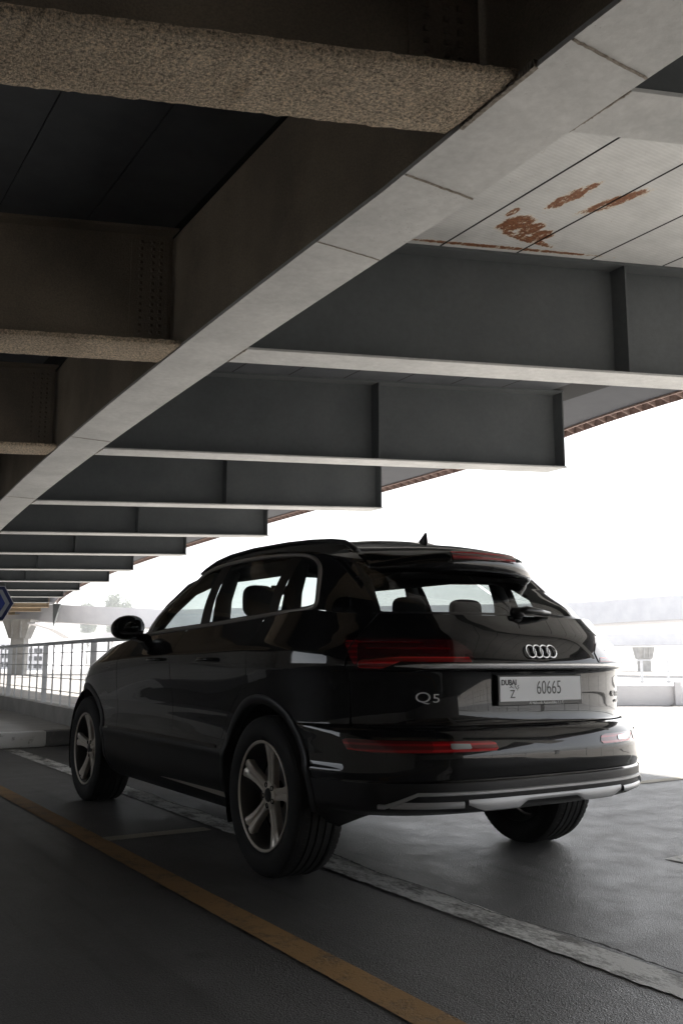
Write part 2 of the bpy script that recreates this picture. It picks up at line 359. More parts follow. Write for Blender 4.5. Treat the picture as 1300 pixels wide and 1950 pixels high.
# cantilever edge
def ex(y): return 10.45+.75/(1+math.exp(-(y-9.5)*.9))+.0035*max(0, y-18)**2*.6
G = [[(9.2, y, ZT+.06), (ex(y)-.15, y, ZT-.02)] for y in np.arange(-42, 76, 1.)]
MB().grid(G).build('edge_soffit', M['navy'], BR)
ed = MB(); par = MB()
yy_ = np.arange(-42, 76, .5)
ed.grid([[(ex(y)-.16, y, ZT-.05), (ex(y)-.12, y, ZT-.05), (ex(y)-.12, y, ZT+.15), (ex(y)-.16, y, ZT+.15), (ex(y)-.16, y, ZT-.05)] for y in yy_])
ed.grid([[(ex(y)+.10, y, ZT-.10), (ex(y)+.12, y, ZT-.10), (ex(y)+.12, y, ZT+.15), (ex(y)+.10, y, ZT+.15), (ex(y)+.10, y, ZT-.10)] for y in yy_])
for y in np.arange(-6, 55, .32):
    x = ex(y); ed.hexa([(x-.12, y, ZT-.05), (x+.10, y, ZT-.1), (x+.10, y+.02, ZT-.1), (x-.12, y+.02, ZT-.05), (x-.12, y, ZT+.1), (x+.10, y, ZT+.1), (x+.10, y+.02, ZT+.1), (x-.12, y+.02, ZT+.1)])
ed.build('edge_pan', M['rusty_edge'], BR)
par.grid([[(ex(y)-.1, y, ZT+.16), (ex(y)+.14, y, ZT+.16), (ex(y)+.14, y, ZT+1.15), (ex(y)-.1, y, ZT+1.15), (ex(y)-.1, y, ZT+.16)] for y in yy_]).build('parapet', M['concrete'], BR)
# unseen wall added to keep the left side dark, upper opening lets light in
for y0_, y1_, lb in ((-42, 12.5, 'unseen concrete wall on the left behind the viewer, added to block light'), (12.5, 76, 'unseen concrete wall on the left far ahead, added to block light')):
    wq = MB().box(-13.4, -13.0, y0_, y1_, 0, ZT)
    if y1_ < 20: wq = MB().box(-13.4, -13.0, y0_, y1_, 0, 2.6).box(-13.4, -13.0, y0_, 4.0, 2.6, ZT)
    tag(wq.build('left_light_blocker', M['concrete']), lb, 'wall')
wl = MB(); x = -13.0  # unseen wall added to darken side reflections, slots give bright streaks
for (a, b, z0, z1) in ((-11.6, -10.9, .9, 1.0), (-10.1, -9.0, 1.05, 1.12), (-7.9, -7.2, .55, .75), (-6.2, -5.2, 1.15, 1.24), (-4.3, -3.7, .9, .98)):
    wl.box(x, a, 17, 17.3, 0, ZB-.05); wl.box(a, b, 17, 17.3, 0, z0); wl.box(a, b, 17, 17.3, z1, ZB-.05); x = b
wl.box(x, -.6, 17, 17.3, 0, ZB-.05)
tag(wl.build('cross_light_blocker', M['concrete']), 'unseen cross wall added under the left bays to darken reflections, slots for bright streaks', 'wall')
wl = MB().box(-13.0, 3.2, -20.4, -20, 0, ZB-.05)  # unseen wall added behind the viewer to darken the tailgate reflection
tag(wl.build('rear_light_blocker', M['concrete']), 'unseen concrete wall far behind the viewer, added to darken reflections', 'wall')

# ---- measured distances: a point seen at photo position (u, v) at depth D
FW_ = np.array([math.sin(R(32.08)), math.cos(R(32.08))]); RT_ = np.array([FW_[1], -FW_[0]])
def at(u, D, v=None):
    cp, sp = math.cos(R(9.15)), math.sin(R(9.15))
    py_ = (975-(v if v is not None else 1257))/1754; px_ = (u-650)/1754; k = D/(cp-py_*sp)
    p = np.array([-3.0, -4.04])+FW_*D+RT_*px_*k; return (p[0], p[1], 1.0+(sp+py_*cp)*k)
def wall_path(pts, th, z0f, z1f):
    P = np.array(pts, float); G = []
    for i, p in enumerate(P):
        d = P[min(i+1, len(P)-1)]-P[max(i-1, 0)]; d /= np.linalg.norm(d); n = np.array([-d[1], d[0]])*th/2; a, b = p+n, p-n; z0 = z0f(i/(len(P)-1)) if callable(z0f) else z0f; z1 = z1f(i/(len(P)-1)) if callable(z1f) else z1f
        G.append([(*a, z0), (*b, z0), (*b, z1), (*a, z1), (*a, z0)])
    mb = MB().grid(G)
    for e in (G[0], G[-1]): mb.add(e[:4], [(0, 1, 2, 3)])
    return mb
def spl(pts, n=10):
    P = np.array(pts, float); P = np.vstack([2*P[0]-P[1], P, 2*P[-1]-P[-2]]); out = []
    for i in range(1, len(P)-2):
        for t in np.arange(n)/n: p0, p1, p2, p3 = P[i-1:i+3]; out.append(.5*((2*p1)+(-p0+p2)*t+(2*p0-5*p1+4*p2-p3)*t*t+(-p0+3*p1-3*p2+p3)*t**3))
    out.append(P[-2]); return np.array(out)
# ---- railing on its concrete upstand, curving behind the car
def railing(path, z0, zt, name, label, post=.42, group=None):
    P = spl(path); seg = np.linalg.norm(np.diff(P, axis=0), axis=1); cum = np.concatenate([[0], np.cumsum(seg)])
    pos = lambda s_: np.array([np.interp(s_, cum, P[:, 0]), np.interp(s_, cum, P[:, 1])])
    rl = tag(empty(name, (*P[0], 0)), label, 'railing'); off = Vector((P[0][0], P[0][1], 0))
    fix = lambda mb: (setattr(mb, 'v', [(x-off.x, y-off.y, z) for x, y, z in mb.v]), mb)[1]
    fix(MB().tube([(x, y, zt) for x, y in P], .024, 10)).build('top_rail', M['rail'], rl, True)
    for h in (.19, .36, .53, .70):
        fix(MB().tube([(x, y, z0+h*(zt-z0)/.83) for x, y in P], .006, 6)).build('wire', M['rail'], rl, True)
    k = 0; s_ = .05
    while s_ < cum[-1]:
        p = pos(s_); q = pos(s_+.01)-p; q /= np.linalg.norm(q); a = math.atan2(q[1], q[0]); big = k % 5 == 2
        w1, w2 = (.035, .012) if big else (.011, .006)
        c, sn = math.cos(a), math.sin(a); mb = MB(); cs = [(w1*c-w2*-sn*0-w2*sn*-1*0, 0)]
        cor = [(-w2, -w1), (w2, -w1), (w2, w1), (-w2, w1)]
        pts = [(p[0]+u_*c-v_*sn, p[1]+u_*sn+v_*c) for u_, v_ in cor]
        mb.hexa([(*t, z0) for t in pts]+[(*t, zt) for t in pts]); fix(mb).build('post' if big else 'upright', M['rail'], rl); k += 1; s_ += post
    return rl
up_path = [(3.0, 30), (1.5, 20), (.76, 13.5), (.62, 10.7), (.47, 8.0), (.42, 6.6), (.52, 5.7), (.95, 5.1), (1.8, 4.85), (3.2, 4.8)]
tag(wall_path(spl(up_path), .16, 0, .40).build('upstand', M['concrete']), 'low concrete upstand carrying the curved railing', 'low wall')
railing(up_path, .40, 1.235, 'metal_railing', 'curved galvanised railing with thin uprights and wires ahead of the car', .55)
railing([(4.6, .6), (4.7, -4), (4.8, -12), (4.9, -20), (5.0, -30)], .0, 1.1, 'metal_railing', 'straight galvanised railing along the open edge to the right of the viewer', .9)
# ---- hexagonal sign on a post
sx_, sy_, sz_ = at(-11, 12, 1149); HS = tag(empty('road_sign', (sx_, sy_, 0), R(-32.08)), 'blue hexagonal sign with white and navy borders cut by the left edge', 'sign')
def hexa_plate(r, y, m, name, th=.004, cut=0):
    pts = [(r*math.cos(R(60*i)), r*math.sin(R(60*i))) for i in range(6)]; mb = MB()
    mb.add([(a, y, sz_+b) for a, b in pts]+[(a, y+th, sz_+b) for a, b in pts], [tuple(range(6)), tuple(range(6, 12))[::-1]]+[(i, (i+1) % 6, 6+(i+1) % 6, 6+i) for i in range(6)])
    return mb.build(name, m, HS)
NAVY = mat('navy sign paint', (.012, .022, .10), .4); SGW = mat('sign white', (.62, .62, .64), .4); SGG = mat('sign pale grey', (.36, .38, .42), .4); SGB = mat('sign blue', (.02, .045, .26), .4)
for r_, y_, m_, n_ in ((.262, 0, SGW, 'sign_panel'), (.252, -.004, NAVY, 'border'), (.205, -.008, SGG, 'inner_border'), (.150, -.012, SGB, 'centre_panel')): hexa_plate(r_, y_, m_, n_)
MB().tube([(0, .03, .18), (0, .03, sz_+.2)], .03, 12).build('post', M['rail'], HS, True)

# ---- background viaducts, pier, barriers
def band(name, uv, D, th, m, label, cat, pth=True):
    pts = [at(u, d, v) for (u, v, v2), d in zip(uv, D)]; P = spl([(p[0], p[1]) for p in pts], 8); n = len(uv)
    zt_ = [at(u, d, v)[2] for (u, v, v2), d in zip(uv, D)]; zb_ = [at(u, d, v2)[2] for (u, v, v2), d in zip(uv, D)]; T = np.linspace(0, 1, n)
    o = wall_path(P, th, lambda t: float(np.interp(t, T, zb_)), lambda t: float(np.interp(t, T, zt_))).build(name, m); return tag(o, label, cat)
band('viaduct', [(-60, 1150, 1183), (60, 1151, 1184), (180, 1158, 1189), (330, 1166, 1200), (520, 1160, 1200), (800, 1158, 1198), (1120, 1152, 1193), (1300, 1140, 1184), (1500, 1128, 1175)], [75, 72, 70, 70, 72, 72, 68, 62, 56], 7, M['pale_concrete'], 'pale long viaduct curving across the horizon behind the car, upper one', 'viaduct')
band('viaduct', [(900, 1210, 1232), (1120, 1209, 1231), (1300, 1206, 1229), (1500, 1203, 1227)], [95, 92, 88, 84], 6, M['pale_concrete'], 'pale lower viaduct at the right behind the tailgate', 'viaduct')
band('ramp', [(60, 1184.5, 1188), (100, 1189, 1199), (130, 1204, 1216), (165, 1206, 1217), (240, 1204, 1220), (420, 1200, 1222)], [52, 54, 56, 60, 62, 66], .5, M['pale_concrete'], 'curved pale ramp edge sweeping down behind the railing', 'ramp')
for i in range(16):
    pass
def pier(u, D, v0, v1, ut, ub, label, m=M['concrete'], cap=True):
    px_ = D/1754; b = at(u, D); T = tag(empty('pier', (b[0], b[1], 0), R(-32.08)), label, 'pier'); z0, z1 = at(u, D, v0)[2], at(u, D, v1)[2]
    MB().box(-ub*px_/2, ub*px_/2, -.5, .5, 0, z1).build('shaft', m, T, bevel=.03)
    w1, w2 = ut*px_/2, ub*px_*.62
    MB().hexa([(-w2, -.6, z1), (w2, -.6, z1), (w2, .6, z1), (-w2, .6, z1), (-w1, -.9, z0), (w1, -.9, z0), (w1, .9, z0), (-w1, .9, z0)]).build('pier_head', m, T)
    for k in (-.3, .3): MB().box(w1*k-.05, w1*k+.05, -.94, -.75, z1+.1, z0-.1).build('rib', M['concrete'], T)
    return T
pier(36, 66, 1180, 1216, 54, 25, 'grey pier with flared ribbed head under the far end of the bridge')
pier(1225, 85, 1232, 1255, 32, 20, 'pale pier with flared head under the lower viaduct', M['concrete'])
# wedge shaped bracket at the far beam ends
b = at(104, 50); BK = MB(); z0, z1 = at(104, 50, 1150)[2], at(104, 50, 1193)[2]
BK.add([(-.2, -.1, z0), (.2, -.1, z0), (-.14, -.1, z1), (-.2, .1, z0), (.2, .1, z0), (-.14, .1, z1)], [(0, 1, 2), (5, 4, 3), (0, 3, 4, 1), (1, 4, 5, 2), (2, 5, 3, 0)])
o = BK.build('bracket', M['web'], BR); o.location = (b[0], b[1], 0); o.rotation_euler = (0, 0, R(-32.08))
# barriers and fence on the right, in full sun
def fence(u0, u1, D, v0, v1, step, name, label, solid=None):
    a, c = at(u0, D), at(u1, D); z1 = at(u0, D, v0)[2]; z0 = max(0, at(u0, D, v1)[2]); F = tag(empty(name, (a[0], a[1], 0)), label, 'fence'); d = np.array([c[0]-a[0], c[1]-a[1]]); Ln = np.linalg.norm(d); F.rotation_euler = (0, 0, math.atan2(d[1], d[0]))
    for z in (z0+.05, z1): MB().box(0, Ln, -.03, .03, z-.03, z+.03).build('rail', M['rail'], F)
    n = int(Ln/step)
    for i in range(n+1): MB().box(i*Ln/n-.05, i*Ln/n+.05, -.05, .05, 0, z1).build('post', M['rail'], F)
    if solid: MB().box(0, Ln, -.02, .02, z0+.1, z1-.1).build('mesh_panel', solid, F)
    return F
fence(1120, 1420, 42, 1257, 1320, 1.1, 'mesh_fence', 'pale tall fence with posts beyond the sunlit road', None)
a, c = at(1100, 21), at(1500, 21); d = np.array([c[0]-a[0], c[1]-a[1]]); Ln = np.linalg.norm(d)
BW = tag(empty('road_barrier', (a[0], a[1], 0), math.atan2(d[1], d[0])), 'low pale road barrier with posts at the right edge', 'barrier')
MB().box(0, Ln, -.12, .12, 0, at(1200, 21, 1342)[2]-.0 if at(1200, 21, 1342)[2] > .1 else .45).build('wall', M['pale_concrete'], BW, bevel=.02)
for u in (1281, 1420):
    t = (u-1100)/400*Ln; MB().box(t-.07, t+.07, -.2, -.13, 0, .52).build('post', M['pale_concrete'], BW); MB().box(t-.16, t+.16, -.3, -.125, 0, .02).build('base_plate', M['concrete'], BW)
# pale building behind the railing
def building(u0, u1, D, v0, v1, rows, cols_, label):
    a, c = at(u0, D), at(u1, D); z1 = at(u0, D, v0)[2]; d = np.array([c[0]-a[0], c[1]-a[1]]); Ln = np.linalg.norm(d)
    B = tag(empty('building', (a[0], a[1], 0), math.atan2(d[1], d[0])), label, 'building'); MB().box(0, Ln, 0, 8, 0, z1).build('wall', M['pale_concrete'], B)
    ww = Ln/cols_; hh = z1/rows
    for r_ in range(rows):
        for c_ in range(cols_): MB().box(c_*ww+ww*.2, c_*ww+ww*.8, -.03, .05, r_*hh+hh*.25, r_*hh+hh*.8).build('window', M['dark_soffit'], B)
    return B
building(44, 92, 95, 1232, 0, 3, 5, 'pale building with rows of small dark windows behind the railing')
building(96, 130, 120, 1236, 0, 2, 3, 'pale low building further right behind the railing')
building(-30, 30, 110, 1225, 0, 3, 6, 'pale building at the far left behind the pier')

# ---- trees beyond the viaduct
def tree(u, D, v0, wpx, label, seed):
    r_ = np.random.default_rng(seed); b = at(u, D); H = at(u, D, v0)[2]; rad = wpx*D/1754/2; T = tag(empty('tree', (b[0], b[1], 0)), label, 'tree', 'hazy trees beyond the viaduct')
    mb = MB(); mb.tube([(0, 0, 0), (.1, 0, H*.3), (-.1, .1, H*.55), (0, 0, H*.8)], [.22, .18, .12, .04], 8)
    for k in range(6): a = k*1.05; mb.tube([(0, 0, H*(.35+.07*k)), (rad*.6*math.cos(a), rad*.6*math.sin(a), H*(.5+.07*k))], [.08, .02], 5)
    mb.build('trunk', bark, T)
    cl = r_.normal(0, 1, (22, 3)); cl /= np.linalg.norm(cl, axis=1)[:, None]; cl *= (r_.random((22, 1))**.5); cl = cl*[rad*.8, rad*.8, H*.26]+[0, 0, H*.68]
    V = []; F = []
    for c_ in cl:
        for _ in range(220):
            p = c_+r_.normal(0, 1, 3)*[rad*.2, rad*.2, H*.07]; a = r_.normal(0, 1, 3); a /= np.linalg.norm(a); b_ = np.cross(a, r_.normal(0, 1, 3)); b_ /= np.linalg.norm(b_); s_ = .22+.2*r_.random(); i = len(V)
            V += [tuple(p+a*s_), tuple(p+b_*s_*.5), tuple(p-a*s_), tuple(p-b_*s_*.5)]; F.append((i, i+1, i+2, i+3))
    MB().add(V, F).build('crown', leaf, T)
bark = mat('bark', (.12, .09, .07), .9); leaf = noisy('leaves paled for haze', (.16, .19, .12), (.22, .25, .17), 2, .8)  # haze is put into the pale leaf colour to make the trees fainter
for a_ in ((165, 240, 1139, 30, 'small hazy tree just left above the viaduct', 1), (212, 230, 1131, 34, 'larger hazy tree between the mirror and the bridge beams', 2), (240, 250, 1137, 34, 'hazy tree nearest above the door mirror', 3)): tree(*a_)

# ================================================================ CAR  (x right, y forward from the rear axle, z up)
def pchip(xk, yk, x):
    xk = np.asarray(xk, float); yk = np.asarray(yk, float); x = np.clip(x, xk[0], xk[-1]); h = np.diff(xk); d = np.diff(yk)/h; m = np.zeros_like(yk)
    for i in range(1, len(xk)-1):
        if d[i-1]*d[i] > 0: w1 = 2*h[i]+h[i-1]; w2 = h[i]+2*h[i-1]; m[i] = (w1+w2)/(w1/d[i-1]+w2/d[i])
    m[0], m[-1] = d[0], d[-1]; i = np.clip(np.searchsorted(xk, x, side='right')-1, 0, len(h)-1); t = (x-xk[i])/h[i]
    return yk[i]*(1+2*t)*(1-t)**2 + h[i]*m[i]*t*(1-t)**2 + yk[i+1]*t*t*(3-2*t) + h[i]*m[i+1]*t*t*(t-1)
# level tables: z, half width, rear y, front y, rear roundness
LV = np.array([
 (.22, .78, -.74, 3.30, 3.2), (.26, .84, -.82, 3.42, 3.2), (.31, .875, -.90, 3.52, 3.3), (.35, .900, -.955, 3.58, 3.5), (.40, .912, -.985, 3.62, 3.5), (.45, .917, -.995, 3.65, 3.5),
 (.495, .922, -.997, 3.67, 3.5), (.505, .924, -.985, 3.67, 3.5), (.53, .928, -.995, 3.68, 3.5), (.56, .918, -1.008, 3.69, 3.45), (.60, .913, -1.008, 3.69, 3.45), (.66, .912, -.995, 3.69, 3.4), (.695, .914, -.98, 3.69, 3.3),
 (.712, .915, -.965, 3.69, 3.2), (.720, .915, -.945, 3.69, 3.05), (.728, .915, -.936, 3.69, 2.95), (.78, .918, -.926, 3.68, 2.95), (.86, .924, -.924, 3.66, 2.95), (.93, .930, -.926, 3.62, 2.95), (.950, .932, -.930, 3.61, 2.95),
 (.960, .933, -.955, 3.60, 2.95), (.985, .934, -.958, 3.58, 2.95), (1.02, .930, -.948, 3.55, 2.9), (1.06, .915, -.932, 3.5, 2.85), (1.10, .892, -.912, 3.45, 2.8), (1.15, .855, -.868, 3.38, 2.8), (1.20, .818, -.815, 3.3, 2.85)])
def tab(i, z): return pchip(LV[:, 0], LV[:, i], z) if i else z
def ztop(y): return pchip([-.9, -.45, -.28, .8, 1.95, 2.3, 2.6, 2.9, 3.2, 3.5, 3.75], [1.20, 1.215, 1.235, 1.205, 1.16, 1.128, 1.09, 1.05, .99, .89, .79], y)
def zlow(y): return np.where(y < .8, 1.0, np.where(y > 2.3, .62, 1.0-.38*(lambda t: t*t*(3-2*t))(np.clip((y-.8)/1.5, 0, 1))))
def zmap(zeta, y):
    zl = zlow(y); return np.where(zeta > zl, zl+(zeta-zl)*(ztop(y)-zl)/(1.20-zl), zeta)
def zinv(z, y):
    zl = zlow(y); return np.where(z > zl, zl+(z-zl)*(1.20-zl)/(ztop(y)-zl), z)
def bulge(y, zt):
    g = lambda a, s: np.exp(-((a)/s)**2)
    b = .014*g(y-0, .40)*g(zt-.93, .22)+.014*g(y-2.82, .42)*g(zt-.93, .22)
    b = b-.012*g(y-1.45, .75)*g(zt-.72, .13)
    # shoulder wave crease
    cz = 1.035+.028*g(y, .55)+.02*g(y-2.7, .6)
    return b+.008*g(zt-cz, .030)
Y0, YF = .0, 2.35
def ring(zeta, nr=64, ns=120, nf=40, wf=None):
    """half outline (left side, x<=0) of the body at level zeta from rear centre to front centre"""
    w_, yr, yf, n = (float(tab(i, zeta)) for i in (1, 2, 3, 4))
    th = np.linspace(0, 1, nr)*math.pi/2
    xr = w_*np.sin(th)**(2/n); yrr = Y0-(Y0-yr)*np.cos(th)**(2/n)
    ysd = np.linspace(Y0, YF, ns)[1:]; xs = np.full(ns-1, w_)
    th = np.linspace(0, 1, nf)[1:]*math.pi/2; nfz = 2.7
    xf = w_*np.cos(th)**(2/nfz); yfr = YF+(yf-YF)*np.sin(th)**(2/nfz)
    x = np.concatenate([xr, xs, xf]); y = np.concatenate([yrr, ysd, yfr])
    k = np.clip(x/w_, 0, 1)**6
    x = x+bulge(y, zeta)*k
    zz = zmap(np.full_like(y, zeta), y); lift = np.clip((-.30-y)/.25, 0, 1); zz = zz+lift*.115*np.clip((.40-zeta)/.18, 0, 1)
    return np.stack([-x, y, zz], 1)
zs = sorted(set(np.round(np.concatenate([np.arange(.22, 1.2001, .012), [.495, .505, .7, .712, .716, .720, .724, .728, .95, .953, .957, .960, .965, .985, 1.2]]), 4)))
RG = np.array([ring(z) for z in zs])      # rows x cols x 3
def grid_mesh(G):
    h, wd = G.shape[:2]; V = G.reshape(-1, 3); i = np.arange(h*wd).reshape(h, wd)
    a, b, c, d = i[:-1, :-1].ravel(), i[:-1, 1:].ravel(), i[1:, 1:].ravel(), i[1:, :-1].ravel()
    T = np.concatenate([np.stack([a, b, c], 1), np.stack([a, c, d], 1)])
    A = V[T[:, 1]]-V[T[:, 0]]; B = V[T[:, 2]]-V[T[:, 0]]; n = np.cross(A, B); ok = np.linalg.norm(n, axis=1) > 1e-10; T = T[ok]; n = n[ok]
    Nv = np.zeros_like(V)
    for k in range(3): np.add.at(Nv, T[:, k], n)
    return V, Nv/np.maximum(np.linalg.norm(Nv, axis=1, keepdims=True), 1e-12), T
def clip(Mh, f):
    """split a triangle mesh (V, N, T) along f=0: returns (f<0 part, f>0 part)"""
    V, Nn, T = Mh; f = np.where(np.abs(f) < 1e-7, 1e-7, f); s = f > 0; cnt = s[T].sum(1)
    out = []
    nV = [V]; nN = [Nn]; base = len(V); cache = {}; ex_ = []; exn = []
    def cut(i, j):
        nonlocal base
        k = (i, j) if i < j else (j, i)
        if k not in cache:
            t = f[i]/(f[i]-f[j]); ex_.append(V[i]+(V[j]-V[i])*t); exn.append(Nn[i]+(Nn[j]-Nn[i])*t); cache[k] = base; base += 1
        return cache[k]
    neg = [tuple(t) for t in T[cnt == 0]]; pos = [tuple(t) for t in T[cnt == 3]]
    for t in T[(cnt == 1) | (cnt == 2)]:
        sg = s[t]; lone = int(np.argmax(sg)) if sg.sum() == 1 else int(np.argmin(sg))
        a, b, c = t[lone], t[(lone+1) % 3], t[(lone+2) % 3]; ab, ac = cut(a, b), cut(a, c)
        (pos if sg.sum() == 1 else neg).append((a, ab, ac)); o = (neg if sg.sum() == 1 else pos); o.append((ab, b, c)); o.append((ab, c, ac))
    if ex_: V = np.concatenate([V, ex_]); Nn = np.concatenate([Nn, exn])
    return (V, Nn, np.array(neg, int).reshape(-1, 3)), (V, Nn, np.array(pos, int).reshape(-1, 3))
def compact(Mh):
    V, Nn, T = Mh; u, inv = np.unique(T.ravel(), return_inverse=True); return V[u], Nn[u], inv.reshape(-1, 3)
def mirror(Mh):
    V, Nn, T = Mh; return V*[-1, 1, 1], Nn*[-1, 1, 1], T[:, ::-1]
def join(*Ms):
    V = []; Nn = []; T = []; b = 0
    for v, n, t in Ms: V.append(v); Nn.append(n); T.append(t+b); b += len(v)
    return np.concatenate(V), np.concatenate(Nn), np.concatenate(T)
def to_obj(name, Mh, m, parent, offset=0., flip=None):
    V, Nn, T = compact(Mh)
    if len(T) == 0: return None
    _, fi, inv = np.unique(np.round(V, 5), axis=0, return_index=True, return_inverse=True); inv = inv.reshape(-1)
    Na = np.zeros((len(fi), 3)); np.add.at(Na, inv, Nn); V = V[fi]; Nn = Na; T = inv[T]; T = T[(T[:, 0] != T[:, 1]) & (T[:, 1] != T[:, 2]) & (T[:, 0] != T[:, 2])]
    Nn = Nn/np.maximum(np.linalg.norm(Nn, axis=1, keepdims=True), 1e-12)
    V = V+Nn*offset
    me = bpy.data.meshes.new(name); me.from_pydata(V.tolist(), [], T.tolist()); me.shade_smooth(); me.update()
    me.normals_split_custom_set_from_vertices(Nn.tolist())
    return link(name, me, parent, m)
def sd_poly(P, pts, rad=0.):
    """signed distance (negative inside) to a closed polygon"""
    pts = np.asarray(pts, float); d = np.full(len(P), 1e9); ins = np.zeros(len(P), bool)
    for a, b in zip(pts, np.roll(pts, -1, 0)):
        e = b-a; wv = P-a; t = np.clip((wv@e)/(e@e), 0, 1); d = np.minimum(d, np.linalg.norm(wv-t[:, None]*e, axis=1))
        c = ((a[1] > P[:, 1]) != (b[1] > P[:, 1])); xi = a[0]+(P[:, 1]-a[1])/(np.where(b[1]-a[1] == 0, 1e-12, b[1]-a[1]))*(b[0]-a[0]); ins ^= c & (P[:, 0] < xi)
    return np.where(ins, -d, d)-rad
def smooth_closed(pts, n=8):
    P = np.asarray(pts, float); k = len(P); out = []
    for i in range(k):
        p0, p1, p2, p3 = P[i-1], P[i], P[(i+1) % k], P[(i+2) % k]
        for t in np.arange(n)/n: out.append(.5*((2*p1)+(-p0+p2)*t+(2*p0-5*p1+4*p2-p3)*t*t+(-p0+3*p1-3*p2+p3)*t**3))
    return np.array(out)

# car materials
PAINT = mat('gloss black paint', (.0035, .0036, .0042), .16, 0, Coat_Weight=1.0, Coat_Roughness=.015, Specular_IOR_Level=.05, IOR=1.5)
PAINT.node_tree.nodes['Principled BSDF'].inputs['Coat IOR'].default_value = 1.55
gm = N(PAINT, 'ShaderNodeNewGeometry'); df = N(PAINT, 'ShaderNodeBsdfDiffuse'); df.inputs[0].default_value = (.012, .012, .012, 1)
ms = N(PAINT, 'ShaderNodeMixShader'); L(PAINT, gm.outputs['Backfacing'], ms.inputs[0]); L(PAINT, bsdf(PAINT).outputs[0], ms.inputs[1]); L(PAINT, df.outputs[0], ms.inputs[2])
L(PAINT, ms.outputs[0], PAINT.node_tree.nodes['Material Output'].inputs[0])
BLKP = mat('satin black trim', (.007, .007, .008), .28)
PLAST = noisy('grained black plastic', (.007, .007, .008), (.011, .011, .012), 6, .42, 300, .25, .002)
CHROME = mat('satin silver trim', (.80, .80, .81), .24, .75)
CHROMEB = mat('bright chrome', (.82, .82, .84), .06, 1.0)
DCHR = mat('dark bronze window trim', (.42, .39, .37), .30, .5)
SILV = mat('matt silver bumper insert', (.50, .50, .51), .36, .35)
RIM = mat('bronze silver alloy', (.80, .74, .66), .32, .3); BARREL = mat('wheel barrel with painted shade', (.10, .095, .09), .4, .6)  # shadow behind the spokes is put into the barrel's dark colour
RUB = noisy('tyre rubber', (.008, .008, .008), (.013, .013, .013), 8, .75, 120, .3, .002)
DARK = mat('unlit black', (.006,)*3, .9)
INT = mat('dark cabin cloth', (.018, .018, .02), .85)
HEAD = mat('charcoal headliner', (.03, .03, .031), .9)
DISC = mat('brake disc steel', (.4, .4, .4), .35, .9)
WHITE = mat('plate white', (.90, .91, .93), .4)
PLTXT = mat('plate lettering grey black', (.035, .035, .04), .4)
TXTW = mat('white lettering', (.8, .8, .8), .4)
def glass(name, tint, fr=1.0):
    m = bpy.data.materials.new(name); m.use_nodes = True; t = m.node_tree; t.nodes.remove(t.nodes['Principled BSDF']); o = t.nodes['Material Output']
    tr = N(m, 'ShaderNodeBsdfTransparent'); tr.inputs[0].default_value = (*tint, 1); gl = N(m, 'ShaderNodeBsdfGlossy', i_Roughness=.0)
    fz = N(m, 'ShaderNodeFresnel', i_IOR=1.5); gb = N(m, 'ShaderNodeNewGeometry'); L(m, math_(m, 'MULTIPLY_ADD', gb.outputs['Backfacing'], .6667-1.5, 1.5), fz.inputs[0]); x = N(m, 'ShaderNodeMixShader'); L(m, fz.outputs[0], x.inputs[0]); L(m, tr.outputs[0], x.inputs[1]); L(m, gl.outputs[0], x.inputs[2]); L(m, x.outputs[0], o.inputs[0]); return m
GLASS = glass('green tinted glass', (.74, .785, .775)); GLASSR = glass('privacy glass', (.44, .46, .455))
def lens(name, col, em=0):
    m = mat(name, col, .12, 0, Coat_Weight=1.0, Coat_Roughness=.02); v = coords(m, (1, 1, 1)); s = N(m, 'ShaderNodeSeparateXYZ'); L(m, v, s.inputs[0])
    st = math_(m, 'SINE', math_(m, 'MULTIPLY', s.outputs[2], 2*math.pi/.024)); c = mix(m, ramp(m, st, [(.2, 0.), (.6, 1.)]), tuple(x*.35 for x in col), col); L(m, c, bsdf(m).inputs['Base Color']); return m
REDL = lens('red lens', (.30, .003, .008)); REDD = lens('dark red lens', (.075, .001, .003)); REFL = lens('red reflector', (.60, .010, .015))

CAR = tag(empty('parked_car'), 'glossy black SUV parked under the bridge seen from its rear left corner', 'car')

# ---- body tub
tub = grid_mesh(RG[:, :, :])
Vt = tub[0]
# normals must point outward: left side => -x
if tub[1][np.argmin(Vt[:, 0])][0] > 0: tub = (tub[0], -tub[1], tub[2][:, ::-1])
AR = .425; WZ = .37; WY = (0.0, 2.82)
def fwheel(V, r=AR):
    d = np.minimum(np.hypot(V[:, 1]-WY[0], V[:, 2]-WZ), np.hypot(V[:, 1]-WY[1], V[:, 2]-WZ))-r
    return np.where(np.abs(V[:, 0]) > .5, d, 1.)
_, body = clip(tub, fwheel(tub[0]))
# lower cladding band
CLZ = lambda V: V[:, 2]-np.where(V[:, 1] < -.35, .497, .545-.0*V[:, 1])
clad, body = clip(body, V_ := CLZ(body[0]))
# gap between tailgate and bumper, doors
yz = lambda V: V[:, 1:3]
side = lambda V: np.where(V[:, 0] < -.55, 0, 1e3)
gaps = []
def cut_region(Mh, poly, plane, guard, g=.0028):
    P = Mh[0][:, plane]; f = sd_poly(P, poly)+guard(Mh[0]); inside, rest = clip(Mh, f+g); f2 = sd_poly(rest[0][:, plane], poly)+guard(rest[0]); gap, rest = clip(rest, f2-g); gaps.append(gap); return inside, rest
arch_r = [(.0+.52*math.cos(t), WZ+.52*math.sin(t)) for t in np.linspace(R(20), R(75), 8)]
rd_poly = [(1.165, .30), (1.165, 1.3), (.16, 1.3), (.13, 1.0)]+[(y, z) for y, z in arch_r[::-1]]+[(.50, .30)]
fd_poly = [(2.12, .30), (2.14, .80), (2.08, 1.12), (2.0, 1.3), (1.165, 1.3), (1.165, .30)]
rdoor, body = cut_region(body, rd_poly, [1, 2], side)
